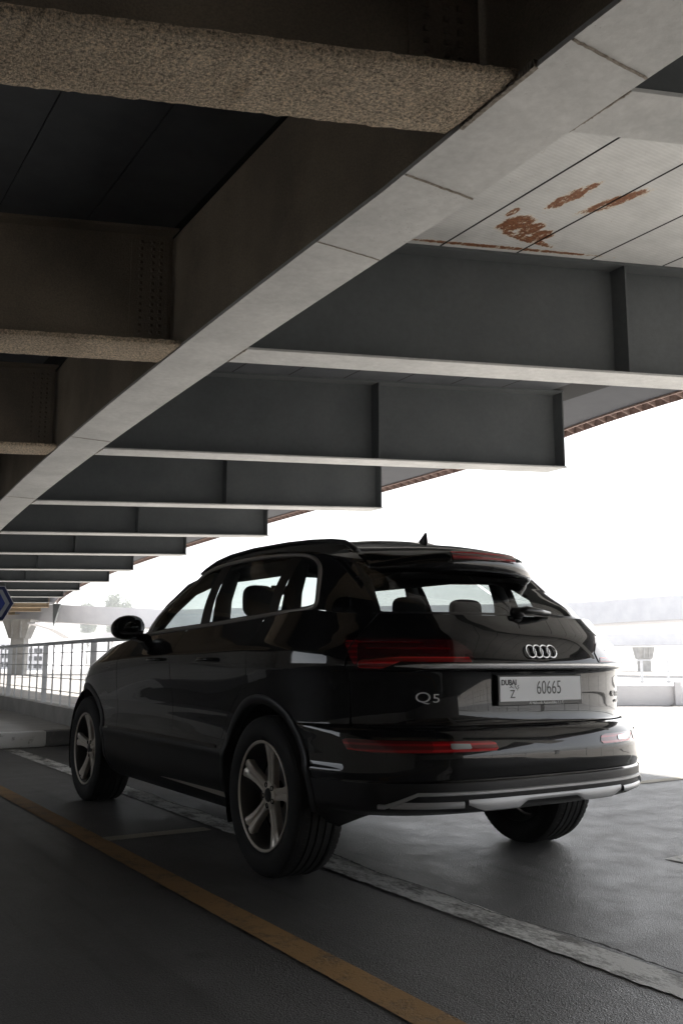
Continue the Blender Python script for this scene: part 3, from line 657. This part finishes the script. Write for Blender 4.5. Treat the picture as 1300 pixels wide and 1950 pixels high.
fdoor, body = cut_region(body, fd_poly, [1, 2], side)
# tailgate wraps round the corner
tg_poly = [(-.62, .722), (-.62, 1.25), (-1.2, 1.25), (-1.2, .722)]
tailg, body = cut_region(body, tg_poly, [1, 2], lambda V: 0*V[:, 0])
# tail lights, measured round the corner by arc position
def rear_u(V):     # arc length coordinate round the corner: |x| at the rear face, growing along the side
    return np.abs(V[:, 0])+np.maximum(0, V[:, 1]+.88)*.9
tl_poly = [(.385, .990), (.375, 1.035), (.43, 1.085), (.95, 1.092), (1.075, 1.098), (1.10, 1.085), (1.02, .965), (.85, .962), (.74, .990)]
P = np.stack([rear_u(tailg[0]), tailg[0][:, 2]], 1); light, tailg = clip(tailg, sd_poly(P, tl_poly))
P = np.stack([rear_u(body[0]), body[0][:, 2]], 1); guard = np.where(body[0][:, 1] < .1, 0, 9.); light2, body = clip(body, sd_poly(P, tl_poly)+guard)
light = join(compact(light), compact(light2))
rf_poly = [(.31, .623), (.31, .655), (.34, .664), (1.06, .672), (1.09, .665), (1.05, .628), (.9, .62)]
P = np.stack([rear_u(body[0]), body[0][:, 2]], 1); guard = np.where(body[0][:, 1] < .1, 0, 9.); refl, body = clip(body, sd_poly(P, rf_poly)+guard)
both = lambda Mh: join(compact(Mh), mirror(compact(Mh)))
# ---- bonnet deck
jf = np.where((RG[-1][:, 1] > 1.95))[0]
top = RG[-1][jf]
cols = []
for p in top:
    xw = abs(p[0]); row = []
    for s in np.linspace(-1, 1, 41): row.append((xw*s, p[1], p[2]+.055*(xw/.82)*(1-abs(s)**2.4)))
    cols.append(row)
bon = grid_mesh(np.array(cols))
if bon[1][:, 2].mean() < 0: bon = (bon[0], -bon[1], bon[2][:, ::-1])
body, wing = clip(body, body[0][:, 1]-1.6)
BODY = to_obj('body', both(body), PAINT, CAR)
to_obj('front_wing', both(wing), PAINT, CAR)
to_obj('bonnet', bon, PAINT, CAR)
to_obj('lower_cladding', both(clad), PLAST, CAR, .004)
TG = to_obj('tailgate', both(tailg), PAINT, CAR)
DOORS = []
for Mh, nm in ((rdoor, 'rear_door'), (fdoor, 'front_door')):
    DOORS.append(to_obj(nm, compact(Mh), PAINT, CAR)); to_obj(nm, mirror(compact(Mh)), PAINT, CAR)
gj = join(*[compact(g) for g in gaps if len(g[2])])
to_obj('panel_gap', both(gj), M['gap'], CAR, -.006)
for Mh in (compact(light), mirror(compact(light))):
    o = to_obj('tail_light', Mh, REDD, CAR, .004); 
    # brighter red edge strip along the bottom of the lens
    V = Mh[0]; a, _ = clip(Mh, sd_poly(np.stack([rear_u(V), V[:, 2]], 1), [(.39, .992), (.39, 1.012), (.74, 1.013), (.98, 1.0), (1.0, .97), (.85, .966), (.74, .994)]))
    to_obj('light_bar', a, REFL, o, .0065)
    a, _ = clip(Mh, sd_poly(np.stack([rear_u(V), V[:, 2]], 1), [(.99, .975), (1.02, .985), (1.085, 1.083), (.62, 1.078), (.62, 1.07), (1.0, 1.072)]))
    to_obj('light_bar', a, REDL, o, .0065)
    for z_, u1, u2 in ((1.028, .45, .93), (1.048, .47, .96)):
        a, _ = clip(Mh, sd_poly(np.stack([rear_u(V), V[:, 2]], 1), [(u1, z_-.004), (u1, z_+.004), (u2, z_+.006), (u2-.02, z_-.002)])); to_obj('light_bar', a, REDL, o, .0055)
    to_obj('light_frame', Mh, DARK, o, -.02)
CLEAR = mat('clear lamp segment', (.55, .55, .56), .12, .5)
for Mh in (compact(refl), mirror(compact(refl))):
    o = to_obj('reflector', Mh, REFL, CAR, .003); V = Mh[0]
    a, _ = clip(Mh, sd_poly(np.stack([rear_u(V), V[:, 2]], 1), [(.44, .634), (.44, .654), (.53, .657), (.53, .634)])); to_obj('reverse_light', a, CLEAR, o, .0055)
    a, _ = clip(Mh, sd_poly(np.stack([rear_u(V), V[:, 2]], 1), [(.60, .626), (.60, .668), (1.06, .670), (1.02, .630)])); to_obj('dark_segment', a, REDL, o, .0055)

# ---- greenhouse
def gw(t): return .818-.115*t-.055*t**2.2
def gyr(t): return pchip([0, .25, .55, .8, 1], [-.80, -.72, -.585, -.48, -.40], t)
def gyc(t): return pchip([0, .3, .62, .85, 1], [1.60, 1.47, 1.28, 1.09, .90], t)
def gLf(t): return .58-.13*t
def roofedge(y): return pchip([-.5, -.35, -.1, .2, .6, 1.0, 1.3, 1.6], [1.445, 1.475, 1.525, 1.56, 1.585, 1.585, 1.565, 1.545], y)
def gring(t, nr=50, ns=90, nf=44):
    w_ = gw(t); yr = float(gyr(t)); yc = float(gyc(t)); Lf = gLf(t); n = 2.9+.5*t; y0 = .25
    th = np.linspace(0, 1, nr)*math.pi/2; xr = w_*np.sin(th)**(2/n); y_r = y0-(y0-yr)*np.cos(th)**(2/n)
    ysd = np.linspace(y0, yc, ns)[1:]; th = np.linspace(0, 1, nf)[1:]*math.pi/2; xf = w_*np.cos(th)**(2/4.5); yf = yc+Lf*np.sin(th)**(2/4.5)
    x = np.concatenate([xr, np.full(ns-1, w_), xf]); y = np.concatenate([y_r, ysd, yf])
    zb = np.where(y > 1.95, 1.16-.10*(np.clip((y-1.95)/.2, 0, 1)), ztop(y)); zt = roofedge(np.clip(y, -.5, 1.6)) if True else 0
    zt = np.interp(y, [-.9, -.5, 1.3, 2.3], [1.515, 1.52, 0, 0]) if False else zt
    x = x + .012*math.sin(math.pi*t)
    return np.stack([-x, y, zb+(zt-zb)*t], 1)
ts = np.linspace(0, 1, 52)
GG = np.array([gring(t) for t in ts]); gh = grid_mesh(GG)
if gh[1][np.argmin(gh[0][:, 0])][0] > 0: gh = (gh[0], -gh[1], gh[2][:, ::-1])
# daylight opening on the side
dlo = [(1.965, 1.172), (1.45, 1.185), (.9, 1.199), (.3, 1.221), (-.05, 1.234), (-.20, 1.241), (-.262, 1.262), (-.238, 1.33), (-.175, 1.42), (-.11, 1.478), (-.02, 1.518), (.12, 1.541), (.4, 1.559), (.7, 1.568), (.95, 1.565), (1.2, 1.545), (1.42, 1.505), (1.65, 1.42), (1.82, 1.31)]
dl = smooth_closed(dlo, 5)
sideg = lambda V: np.where((V[:, 0] < -.45), 0, 5.)
def ins(Mh, f): return clip(Mh, f)
dloM, gbody = clip(gh, sd_poly(gh[0][:, 1:3], dl)+sideg(gh[0]))
P = dloM[0][:, 1:3]; core, border = clip(dloM, sd_poly(P, dl)+.016)
def ypoly(a, b, c, d): return [(a, 1.0), (b, 1.7), (d, 1.7), (c, 1.0)]
winF, core2 = clip(core, sd_poly(core[0][:, 1:3], ypoly(.985, 1.02, 3, 3)))
winR, core3 = clip(core2, sd_poly(core2[0][:, 1:3], ypoly(.13, .17, .845, .90)))
winQ, pill = clip(core3, sd_poly(core3[0][:, 1:3], ypoly(-2, -2, .035, .06)))
# rear window and windscreen
rw = smooth_closed([(-.60, 1.205), (0, 1.205), (.60, 1.205), (.635, 1.235), (.61, 1.34), (.57, 1.46), (.54, 1.49), (0, 1.49), (-.54, 1.49), (-.57, 1.46), (-.61, 1.34), (-.635, 1.235)], 4)
xz = lambda V: V[:, [0, 2]]
rearwin, gbody = clip(gbody, sd_poly(xz(gbody[0]), rw)+np.where(gbody[0][:, 1] < .0, 0, 5.))
rwin, rwb = clip(rearwin, sd_poly(xz(rearwin[0]), rw)+.012)
ws = [(-.705, 1.10), (.705, 1.10), (.60, 1.565), (-.60, 1.565)]
wsc, gbody = clip(gbody, sd_poly(xz(gbody[0]), ws)+np.where(gbody[0][:, 1] > 1.2, 0, 5.))
to_obj('cabin_frame', both(gbody), PAINT, CAR)
for mm in (compact, lambda q: mirror(compact(q))):
    for q, nm in ((winF, 'side_window'), (winR, 'side_window'), (winQ, 'quarter_window')): to_obj(nm, mm(q), GLASS if nm == 'side_window' else GLASS, CAR)
    to_obj('window_pillar', join(mm(pill), mm(border)), BLKP, CAR, .001)
RWIN = to_obj('rear_window', both(rwin), GLASSR, CAR); to_obj('window_seal', both(rwb), BLKP, RWIN, .001)
to_obj('windscreen', both(wsc), GLASS, CAR)
# x on the greenhouse side for a given (y,z)
gsV = gh[0][gh[0][:, 0] < -.45]
def gside(y, z):
    lo, hi = 0., 1.
    zb = ztop(y) if y <= 1.95 else 1.16-.10*min(1, (y-1.95)/.2); t = (z-zb)/(roofedge(y)-zb); t = float(np.clip(t, 0, 1)); w_ = gw(t)+.012*math.sin(math.pi*t)
    yc = float(gyc(t)); yr = float(gyr(t)); n = 2.9+.5*t
    if y > yc: return w_*max(0, 1-((y-yc)/gLf(t))**4.5)**(1/4.5)
    if y < .25: return gw(t)*max(0, 1-((.25-y)/(.25-yr))**n)**(1/n)+.012*math.sin(math.pi*t)
    return w_
for s_ in (-1, 1):
    pts = [(s_*(gside(y, z)+.004), y, z) for y, z in dl]
    MB().tube(pts, .0105, 8, closed=True, up=(1, 0, 0)).build('window_trim', DCHR, CAR, True)
# ---- roof
CRN = .108
_r1 = GG[-1]
def roof_z(x, y):
    j = np.argmin(np.abs(_r1[:, 1]-y)); xw = max(.05, abs(float(np.interp(y, _r1[:len(_r1)//2+20, 1], np.abs(_r1[:len(_r1)//2+20, 0])))))
    return float(roofedge(y))+CRN*(xw/.66)**1.2*(1-min(1, abs(x)/xw)**2)
cols = []
for p in GG[-1]:
    xw = abs(p[0]); k = (xw/.66)**1.2
    cols.append([(xw*s, p[1], p[2]+CRN*k*(1-abs(s)**2.0)) for s in np.linspace(-1, 1, 45)])
rf = grid_mesh(np.array(cols))
if rf[1][:, 2].mean() < 0: rf = (rf[0], -rf[1], rf[2][:, ::-1])
ROOF = to_obj('roof', rf, PAINT, CAR)
MB().grid([[(x*s, y, roofedge(y)-.085+.05*(1-s**4)) for s in np.linspace(-1, 1, 9)] for y, x in [(-.36, .5), (-.1, .6), (.4, .63), (1., .62), (1.2, .58)]]).build('headliner', HEAD, CAR)
rp = [(-.38, 1.528), (-.33, 1.560), (-.26, 1.587), (-.14, 1.605), (.05, 1.622), (.3, 1.636), (.7, 1.645), (1.0, 1.637), (1.2, 1.617), (1.36, 1.585), (1.44, 1.562)]
for s_ in (-1, 1):
    rq = [(y, z-.016) for y, z in rp] if s_ < 0 else [(y+(.16 if y < 0 else 0)*min(1, -y/.3 if y < 0 else 0), z-.022) for y, z in rp]
    MB().tube([(s_*(.615), y, z) for y, z in rq], [.006, .011, .013, .013, .013, .013, .013, .013, .013, .011, .006], 10, rx=.02, up=(0, 1, .01) if False else (0, 0, 1)).build('roof_rail', BLKP, CAR, True)
    MB().grid([[(s_*.615, y, z), (s_*.615, y, z-.085*min(1, max(.12, (y+.40)/.35)))] for y, z in rq]).build('rail_foot', PAINT, CAR)
# spoiler
sp_rows = []; bl = []
for s in np.linspace(-1, 1, 61):
    a = abs(s); x = .505*s; yt = -.375-.225*(1-a**2.6); zt_ = 1.525-.062*a**2.2; zl_ = 1.420-.004*a**2; e = max(0, (a-.9)/.1)**2
    y1 = -.06; z1 = roof_z(x, y1)-.004; y2 = -.22; z2 = roof_z(x, y2)+.006*(1-e)
    ym = (y2+yt)/2; zm_ = (z2+zt_)/2+.010
    prof = [(y1, z1), ((y1+y2)/2, roof_z(x, (y1+y2)/2)+.004), (y2, z2), (ym, zm_), (yt+.03, zt_+.006), (yt+.006, zt_-.006-.006*e), (yt-.004+.01*e, (zt_+zl_)/2), (yt+.004+.01*e, zl_+.008), (yt+.03, zl_), (yt+.09, zl_+.012), (-.30, 1.455)]
    sp_rows.append([(x*(1-.0*e), y, z) for y, z in prof])
    if abs(x) < .21: bl.append([(x, yt+.022, zt_+.0075), (x, yt+.004, zt_-.003), (x, yt-.0035, zt_-.020), (x, yt-.0075, (zt_+zl_)/2+.012)])
# rounded cheeks closing both ends
for k_, sg in ((0, -1), (-1, 1)):
    base = sp_rows[k_]; c_ = np.mean(base[3:], axis=0); nxt = [[(b[0]+sg*o, b[1]+(c_[1]-b[1])*f_, b[2]+(c_[2]-b[2])*f_) for b in base] for o, f_ in ((.012, .12), (.020, .45), (.022, 1.0))]
    sp_rows = nxt[::-1]+sp_rows if sg < 0 else sp_rows+nxt
MB().grid(sp_rows).build('rear_spoiler', PAINT, CAR, True)
MB().grid(bl).build('brake_light', REDL, CAR, True)
# shark fin antenna
an = MB(); yb = -.07
G = []
for i in range(12):
    t = i/11; z = 1.612+.068*t; y0_ = yb-.055+.01*t; y1_ = yb+.085-.105*t**.6-(.01*t); hw = .016*(1-t)**.7+.002
    G.append([(hw*math.cos(q), (y0_+y1_)/2+(y1_-y0_)/2*math.sin(q), z) for q in np.linspace(0, 2*math.pi, 13)])
an.grid(G).build('antenna', BLKP, CAR, True)

# ---- rear trim following the tailgate
def rear_y(x, z):
    w_, yr, n = float(tab(1, z)), float(tab(2, z)), float(tab(4, z)); u_ = min(.999, abs(x)/w_); return Y0-(Y0-yr)*(1-u_**n)**(1/n)
def rear_strip(name, m, xs, zt, zb, off, thick=.02, parent=CAR, bev=0, zr=None):
    G = []
    for x in xs:
        a, b = zt(x), zb(x); y1 = rear_y(x, zr or a); y2 = rear_y(x, zr or b); nx_ = 0
        d = (rear_y(x+.004*(1 if x > 0 else -1), zr or a)-y1)/.004; nv = np.array([d*(1 if x > 0 else -1), -1.]); nv /= np.linalg.norm(nv)
        zm = (a+b)/2
        q = lambda y, z, o: (x+nv[0]*o, y+nv[1]*o, z)
        G.append([q(y1, a, -thick), q(y1, a, off*.6), q((y1*.75+y2*.25), a*.8+b*.2, off), q((y1*.25+y2*.75), a*.2+b*.8, off), q(y2, b, off*.6), q(y2, b, -thick), q(y1, a, -thick)])
    return MB().grid(G).build(name, m, parent, autos=45)
lin = lambda a, b, n: list(np.linspace(a, b, n))
taper = lambda x, X, d: min(1, max(0.02, (X-abs(x))/d))
rear_strip('chrome_strip', CHROME, lin(-.70, .70, 81), lambda x: .976+.010*taper(x, .72, .12), lambda x: .976-.012*taper(x, .72, .12), .011)
# lower bumper trim
kn = lambda x: max(0, min(1, (abs(x)-.66)/.10))
rear_strip('bumper_trim', SILV, lin(-.78, .78, 91), lambda x: .464-kn(x)*.05, lambda x: .449-kn(x)*.053, .014, zr=.45)
for a_, b_ in ((-.745, -.475), (.475, .745)):
    rear_strip('bumper_trim', SILV, lin(a_, b_, 27), lambda x: .424-max(0, (abs(x)-.71)/.035)*.018, lambda x: .398, .010, zr=.43)
rear_strip('diffuser', SILV, lin(-.455, .455, 61), lambda x: .430, lambda x: .409-.026*min(1, max(0, (abs(x)-.15)/.05))*min(1, max(0, (.455-abs(x))/.07)), .007, zr=.43)
# underbody and inner wheel wells
ub = MB()
ub.grid([[(-.80, y, .235), (.80, y, .235)] for y in (.50, 1.4, 2.35)])
ub.grid([[(-.50, -.15, .36), (.50, -.15, .36)], [(-.50, -.55, .37), (.50, -.55, .37)], [(-.45, -.88, .38), (.45, -.88, .38)]]).build('floor_pan', DARK, CAR)
for s_ in (-1, 1):
    for wy in WY:
        ww = MB(); 
        G = []
        for x in (.905, .55):
            G.append([(s_*x, wy+.427*math.cos(t), WZ+.427*math.sin(t)) for t in np.linspace(R(-25), R(205 if wy > 1 else 178), 40)])
        ww.grid(G); ww.add([(s_*.55, wy, WZ)]+[(s_*.55, wy+.427*math.cos(t), WZ+.427*math.sin(t)) for t in np.linspace(R(-25), R(205 if wy > 1 else 178), 40)], [(0, i, i+1) for i in range(1, 40)])
        ww.build('wheel_well', DARK, CAR)
# side surface x for a given (y,z)
def side_x(y, z):
    zt = float(zinv(np.array(float(z)), np.array(float(y)))); w_, yr, yf, n = (float(tab(i, zt)) for i in (1, 2, 3, 4))
    if y < Y0: k = max(0, 1-((Y0-y)/(Y0-yr))**n)**(1/n)
    elif y > YF: k = max(0, 1-((y-YF)/(yf-YF))**2.7)**(1/2.7)
    else: k = 1
    return w_*k+float(bulge(y, zt))*k**6
for s_ in (-1, 1):
    for wy in WY:
        G = []
        for t in np.linspace(R(-17), R(197 if wy > 1 else 183), 60):
            row = []
            for rr, o in ((.425, -.04), (.425, .004), (.430, .009), (.462, .009), (.468, .006), (.470, -.004)):
                y, z = wy+rr*math.cos(t), WZ+rr*math.sin(t); z = max(z, .23)
                row.append((s_*(side_x(y, z)+o), y, z))
            G.append(row)
        MB().grid(G).build('arch_cladding', PLAST, CAR, autos=50)
    # sill insert
    G = []
    for y in np.linspace(.47, 2.20, 30):
        wv = .5+.5*min(1, max(0, (1.9-y)/1.4)); G.append([(s_*(side_x(y, .33)+.006), y, .335), (s_*(side_x(y, .3)+.012), y, .335-.035*wv), (s_*(side_x(y, .27)), y, .335-.05*wv)])
    MB().grid(G).build('sill_trim', RIM, CAR, True)
    G = [[(s_*(side_x(y, z)+o), y, z) for z, o in ((.545, 0), (.552, .004), (.56, .003), (.566, 0))] for y in np.linspace(.52, 2.3, 60)]
    MB().grid(G).build('door_rub_line', BLKP, CAR, True)
    # door handles
    for wy, d in ((.62, 0), (1.38, 1)):
        z = 1.005-.0*d
        pts = [(s_*(side_x(wy+u_, z)+h), wy+u_, z) for u_, h in ((-.10, .0), (-.085, .028), (-.04, .036), (.04, .036), (.085, .028), (.10, 0))]
        MB().tube(pts, .011, 8, rx=.009).build('door_handle', PAINT, CAR, True)

# ---- mirrors
for s_ in (-1, 1):
    G = []
    for i in range(17):
        ph = math.pi*i/16; yy = -math.cos(ph); rr = math.sin(ph)**.55
        row = []
        for j in range(33):
            t = 2*math.pi*j/32; cx_, cz_ = math.cos(t), math.sin(t); sx_ = abs(cx_)**.75*math.copysign(1, cx_); sz_ = abs(cz_)**.8*math.copysign(1, cz_)
            x = .965+.108*sx_*rr; z = 1.212+.080*sz_*rr-.018*(cx_*rr)*.0; z += -.02*max(0, -cx_)*rr*(-1 if cz_ > 0 else 1)*0
            if cx_ > 0: z -= .022*cx_*rr*(cz_ > 0)
            row.append((s_*x, 1.83+.075*yy*(1 if yy < 0 else 1.2), z))
        G.append(row)
    mi = MB().grid(G).build('side_mirror', PAINT, CAR, True)
    MB().grid([[(s_*(.965+.09*a*math.sqrt(max(0, 1-b*b*.75))), 1.757, 1.212+.062*b) for a in np.linspace(-1, 1, 9)] for b in np.linspace(-1, 1, 9)]).build('mirror_glass', mat('mirror glass', (.10, .10, .11), .03, .9) if s_ < 0 else bpy.data.materials['mirror glass'], mi)  # a dark reflection is put into the mirror's base colour
    MB().hexa([(s_*.80, 1.80, 1.10), (s_*.80, 1.92, 1.10), (s_*.93, 1.90, 1.14), (s_*.93, 1.80, 1.14), (s_*.80, 1.80, 1.17), (s_*.80, 1.94, 1.17), (s_*.93, 1.90, 1.18), (s_*.93, 1.80, 1.18)]).build('mirror_arm', BLKP, mi, bevel=.01)

# ---- wheels
TW = .125; TR = .370; RR = .256
def tyre_profile():
    p = [(-.105, RR-.008), (-.118, RR+.004), (-.128, RR+.03), (-.130, RR+.06), (-.124, RR+.088), (-.114, TR-.012), (-.104, TR-.004), (-.088, TR-.001)]
    gr = []
    for c in (-.058, -.020, .020, .058):
        gr += [(c-.0055, TR), (c-.004, TR-.009), (c+.004, TR-.009), (c+.0055, TR)]
    return p+gr+[(-a, r) for a, r in p[::-1]]
def make_wheel(x, y, sg):
    W = bpy.data.objects.new('wheel', None); COL.objects.link(W); W.parent = CAR; W.location = (x, y, .366); W.rotation_euler = (R({0: 10}.get(0, 0))+y*.35, 0, 0 if sg < 0 else math.pi)
    # built with the outer face towards -x
    t = MB().lathe(tyre_profile(), 96)
    # tread sipes cut as slim raised blocks on the shoulders
    for i in range(72):
        a = 2*math.pi*i/72
        for sx_ in (-1, 1):
            c, s = math.cos(a), math.sin(a); pts = []
            for (ax, rr) in ((.070, TR-.0005), (.112, TR-.010)):
                for da in (-.032, .032):
                    for dr in (-.006, .0035):
                        pts.append((sx_*ax, (rr+dr)*math.cos(a+da), (rr+dr)*math.sin(a+da)))
            p = pts; t.add([p[0], p[2], p[6], p[4], p[1], p[3], p[7], p[5]], [(0,3,2,1),(4,5,6,7),(0,1,5,4),(1,2,6,5),(2,3,7,6),(3,0,4,7)])
    t.build('tyre', RUB, W, autos=40)
    r = MB().lathe([(-.112, RR-.004), (-.118, RR), (-.120, RR-.006), (-.112, RR-.016), (-.085, RR-.022), (-.05, RR-.028), (.10, RR-.02), (.115, RR)], 96)
    RIMO = r.build('rim', BARREL, W, True)
    MB().lathe([(-.1125, RR-.0035), (-.1185, RR+.0005), (-.1212, RR-.0055), (-.118, RR-.013), (-.108, RR-.0155)], 96).build('rim_lip', RIM, RIMO, True)
    # five broad spokes, each a bevelled solid with a shallow groove
    for k in range(5):
        A = 2*math.pi*k/5+math.pi/2
        rows = []
        for rr, hw, xo in ((.035, .030, -.078), (.065, .0285, -.080), (.10, .0275, -.083), (.14, .029, -.088), (.18, .034, -.096), (.215, .043, -.103), (.240, .052, -.108), (RR-.010, .060, -.110)):
            pr = [(-hw, xo+.034), (-hw, xo+.006), (-hw*.80, xo), (-hw*.26, xo+.001), (0, xo+.009), (hw*.26, xo+.001), (hw*.80, xo), (hw, xo+.006), (hw, xo+.034)]
            rows.append([(b, a*math.cos(A+math.pi/2)+rr*math.cos(A), a*math.sin(A+math.pi/2)+rr*math.sin(A)) for a, b in pr])
        MB().grid(rows).build('spoke', RIM, RIMO, autos=35)
    MB().lathe([(-.070, .068), (-.083, .060), (-.086, .034), (-.080, .032)], 40).build('hub', RIM, RIMO, autos=35)
    MB().lathe([(-.079, .0335), (-.088, .031), (-.091, .0)], 32).build('centre_cap', BLKP, RIMO, autos=35)
    for k in range(5):
        A = 2*math.pi*(k+.5)/5+math.pi/2
        MB().lathe([(-.082, .0125), (-.0875, .0125), (-.0878, .009), (-.078, .008), (-.078, 0)], 16, c=(0, .050*math.cos(A), .050*math.sin(A))).build('lug_hole', DARK, RIMO)
    MB().lathe([(-.03, .165), (-.03, .07), (-.0, .07), (-.0, .165), (-.03, .165)], 48).build('brake_disc', DISC, W)
    MB().lathe([(.0, RR-.03), (.0, .0)], 32).build('inner_dish', DARK, W)
    return W
for s_ in (-1, 1):
    for wy in WY: make_wheel(s_*.795, wy, s_)

# ---- number plate and badges
py = rear_y(0, .87)-.020
PLA = MB().box(-.256, .256, py, py+.018, .803, .935).build('number_plate', BLKP, CAR, bevel=.003)
MB().box(-.246, .246, py-.002, py-.0001, .822, .928).build('plate_face', WHITE, PLA)
text('60665', .086, 'plate_number', PLTXT, PLA, (.045, py-.0026, .877), sx=.72, bold=-.0008)
text('Z', .050, 'plate_code', PLTXT, PLA, (-.175, py-.0026, .852), sx=.9)
text('DUBAI', .032, 'plate_emirate', PLTXT, PLA, (-.195, py-.0026, .903), sx=.95, bold=.001)
text('\u062f\u0628\u064a', .026, 'plate_emirate', PLTXT, PLA, (-.165, py-.0026, .889))
text('Al Nabooda Automobiles L.L.C.', .0165, 'frame_lettering', TXTW, PLA, (.03, py-.0012, .8125), bold=.0004)
rz_ = 1.040
EM = None
for k in range(4):
    cx_ = -.063+.042*k; pts = [(cx_+.0275*math.cos(t), rear_y(cx_, rz_+.0275*math.sin(t))-.009, rz_+.0275*math.sin(t)) for t in np.linspace(0, 2*math.pi, 37)[:-1]]
    o = MB().tube(pts, .0042, 8, closed=True, up=(0, 1, 0)).build('badge_ring', CHROMEB, TG, True)
LETT = mat('polished lettering', (.80, .80, .82), .25, .3)
def rtext(body, size, name, x, z, sx=1, bold=.0008, m=LETT):
    d = (rear_y(x+.02, z)-rear_y(x-.02, z))/.04
    return text(body, size, name, m, TG, (x, rear_y(x, z)-.005, z), (R(90), 0, math.atan(d)), .0015, sx, bold=bold)
rtext('Q', .062, 'model_lettering', -.585, .842, 1.45, -.0004)
rtext('5', .052, 'model_lettering', -.532, .838, 1.45, -.0002)
rtext('45 TFSI', .036, 'engine_lettering', .60, .838, 1.0, .0004)
rtext('quattro', .020, 'engine_lettering', .625, .806, 1.1, .0004)
# wiper
WI = MB().tube([(-.02, -.822, 1.222), (.03, -.835, 1.232), (.12, -.828, 1.228), (.20, -.81, 1.222)], [.016, .020, .013, .009], 10).build('rear_wiper', BLKP, CAR, True)
MB().tube([(.02, -.815, 1.228), (.15, -.812, 1.215), (.28, -.785, 1.213), (.34, -.76, 1.215)], [.006, .006, .005, .004], 8).build('wiper_blade', RUB, WI, True)
MB().lathe([(-.03, .001), (-.03, .022), (.015, .028), (.03, .020)], 20, axis='x', c=(-.01, -.815, 1.220)).build('wiper_pivot', BLKP, WI, True)

# ---- cabin
def cushion(name, c, sz, parent=CAR, tilt=0, m=INT, p=.45):
    G = []
    for i in range(15):
        a = -math.pi/2+math.pi*i/14; row = []
        for j in range(25):
            b = 2*math.pi*j/24; pw = lambda v: math.copysign(abs(v)**p, v)
            row.append((c[0]+sz[0]/2*pw(math.cos(a))*pw(math.cos(b)), c[1]+sz[1]/2*pw(math.cos(a))*pw(math.sin(b))+tilt*(sz[2]/2*pw(math.sin(a))), c[2]+sz[2]/2*pw(math.sin(a))))
        G.append(row)
    return MB().grid(G).build(name, m, parent, True)
def seat(x, y, zb, w_, hz):
    sseat = cushion('seat_back', (x, y, zb), (w_, .16, .62), tilt=-.22)
    hr = cushion('headrest', (x, y-.07, zb+.31+.075+hz), (.21 if w_ > .45 else .2, .09, .20 if w_ > .47 else .13), sseat, p=.6)
    for d in (-.045, .045): MB().tube([(x+d, y-.065, zb+.25), (x+d, y-.07, zb+.36+hz)], .006, 6).build('headrest_post', CHROME, sseat)
    return sseat
for x in (-.37, .37):
    seat(x, 1.20, .93, .50, .05); cushion('seat_cushion', (x, 1.45, .60), (.50, .50, .16))
for x, wv in ((-.40, .46), (0.02, .30), (.42, .46)): seat(x, .15, .90, wv, -.005)
cushion('rear_bench', (0, .45, .58), (1.35, .5, .16))
MB().box(-.72, .72, 1.9, 2.2, .75, 1.06).build('dashboard', INT, CAR, bevel=.04)
MB().box(-.75, .75, -.62, .02, .80, 1.02).build('luggage_cover', INT, CAR, bevel=.01)
MB().tube([(-.37+.18*math.cos(t), 1.75+.07*math.sin(t), 1.03+.17*math.sin(t)) for t in np.linspace(0, 2*math.pi, 33)[:-1]], .014, 8, closed=True).build('steering_wheel', INT, CAR, True)
MB().box(-.10, .10, 1.46, 1.49, 1.44, 1.50).build('inner_mirror', INT, CAR, bevel=.008)

for s_ in (-1, 1):
    pr = [(.70, 2.20, 1.10), (.68, 2.05, 1.22), (.645, 1.88, 1.34), (.60, 1.64, 1.46), (.58, 1.28, 1.515), (.57, .9, 1.51), (.57, .4, 1.505), (.56, .0, 1.475), (.54, -.16, 1.44), (.50, -.28, 1.41)]
    MB().tube([(s_*x, y, z) for x, y, z in pr], [.04, .045, .045, .045, .045, .045, .045, .045, .045, .04], 10).build('roof_side_trim', HEAD, CAR, True)
    MB().tube([(s_*.53, -.20, 1.44), (s_*.57, -.34, 1.36), (s_*.60, -.42, 1.24), (s_*.60, -.44, 1.0)], [.05, .055, .07, .09], 10).build('pillar_trim', HEAD, CAR, True)
    MB().tube([(s_*.64, .92, 1.52), (s_*.70, .93, 1.35), (s_*.74, .93, 1.0)], [.04, .05, .06], 10).build('pillar_trim', HEAD, CAR, True)
    MB().tube([(s_*.64, .10, 1.50), (s_*.70, .09, 1.35), (s_*.74, .08, 1.1)], [.035, .045, .06], 10).build('pillar_trim', HEAD, CAR, True)
MB().grid([[(x, y, z) for x in (-.40, .40)] for y, z in ((-.30, 1.445), (-.40, 1.44), (-.45, 1.42), (-.42, 1.40))]).build('tailgate_inner_trim', HEAD, CAR)

# ---- bright dusty air
hz = MB().box(-330, 330, -330, 330, -1.2, 26)
m = bpy.data.materials.new('pale haze'); m.use_nodes = True; m.node_tree.nodes.remove(m.node_tree.nodes['Principled BSDF'])
pv = N(m, 'ShaderNodeVolumePrincipled'); pv.inputs['Color'].default_value = (.95, .96, 1, 1); pv.inputs['Density'].default_value = .0018
L(m, pv.outputs[0], m.node_tree.nodes['Material Output'].inputs['Volume'])
tag(hz.build('haze', m), 'bright dusty haze filling the air', None, None, 'stuff')
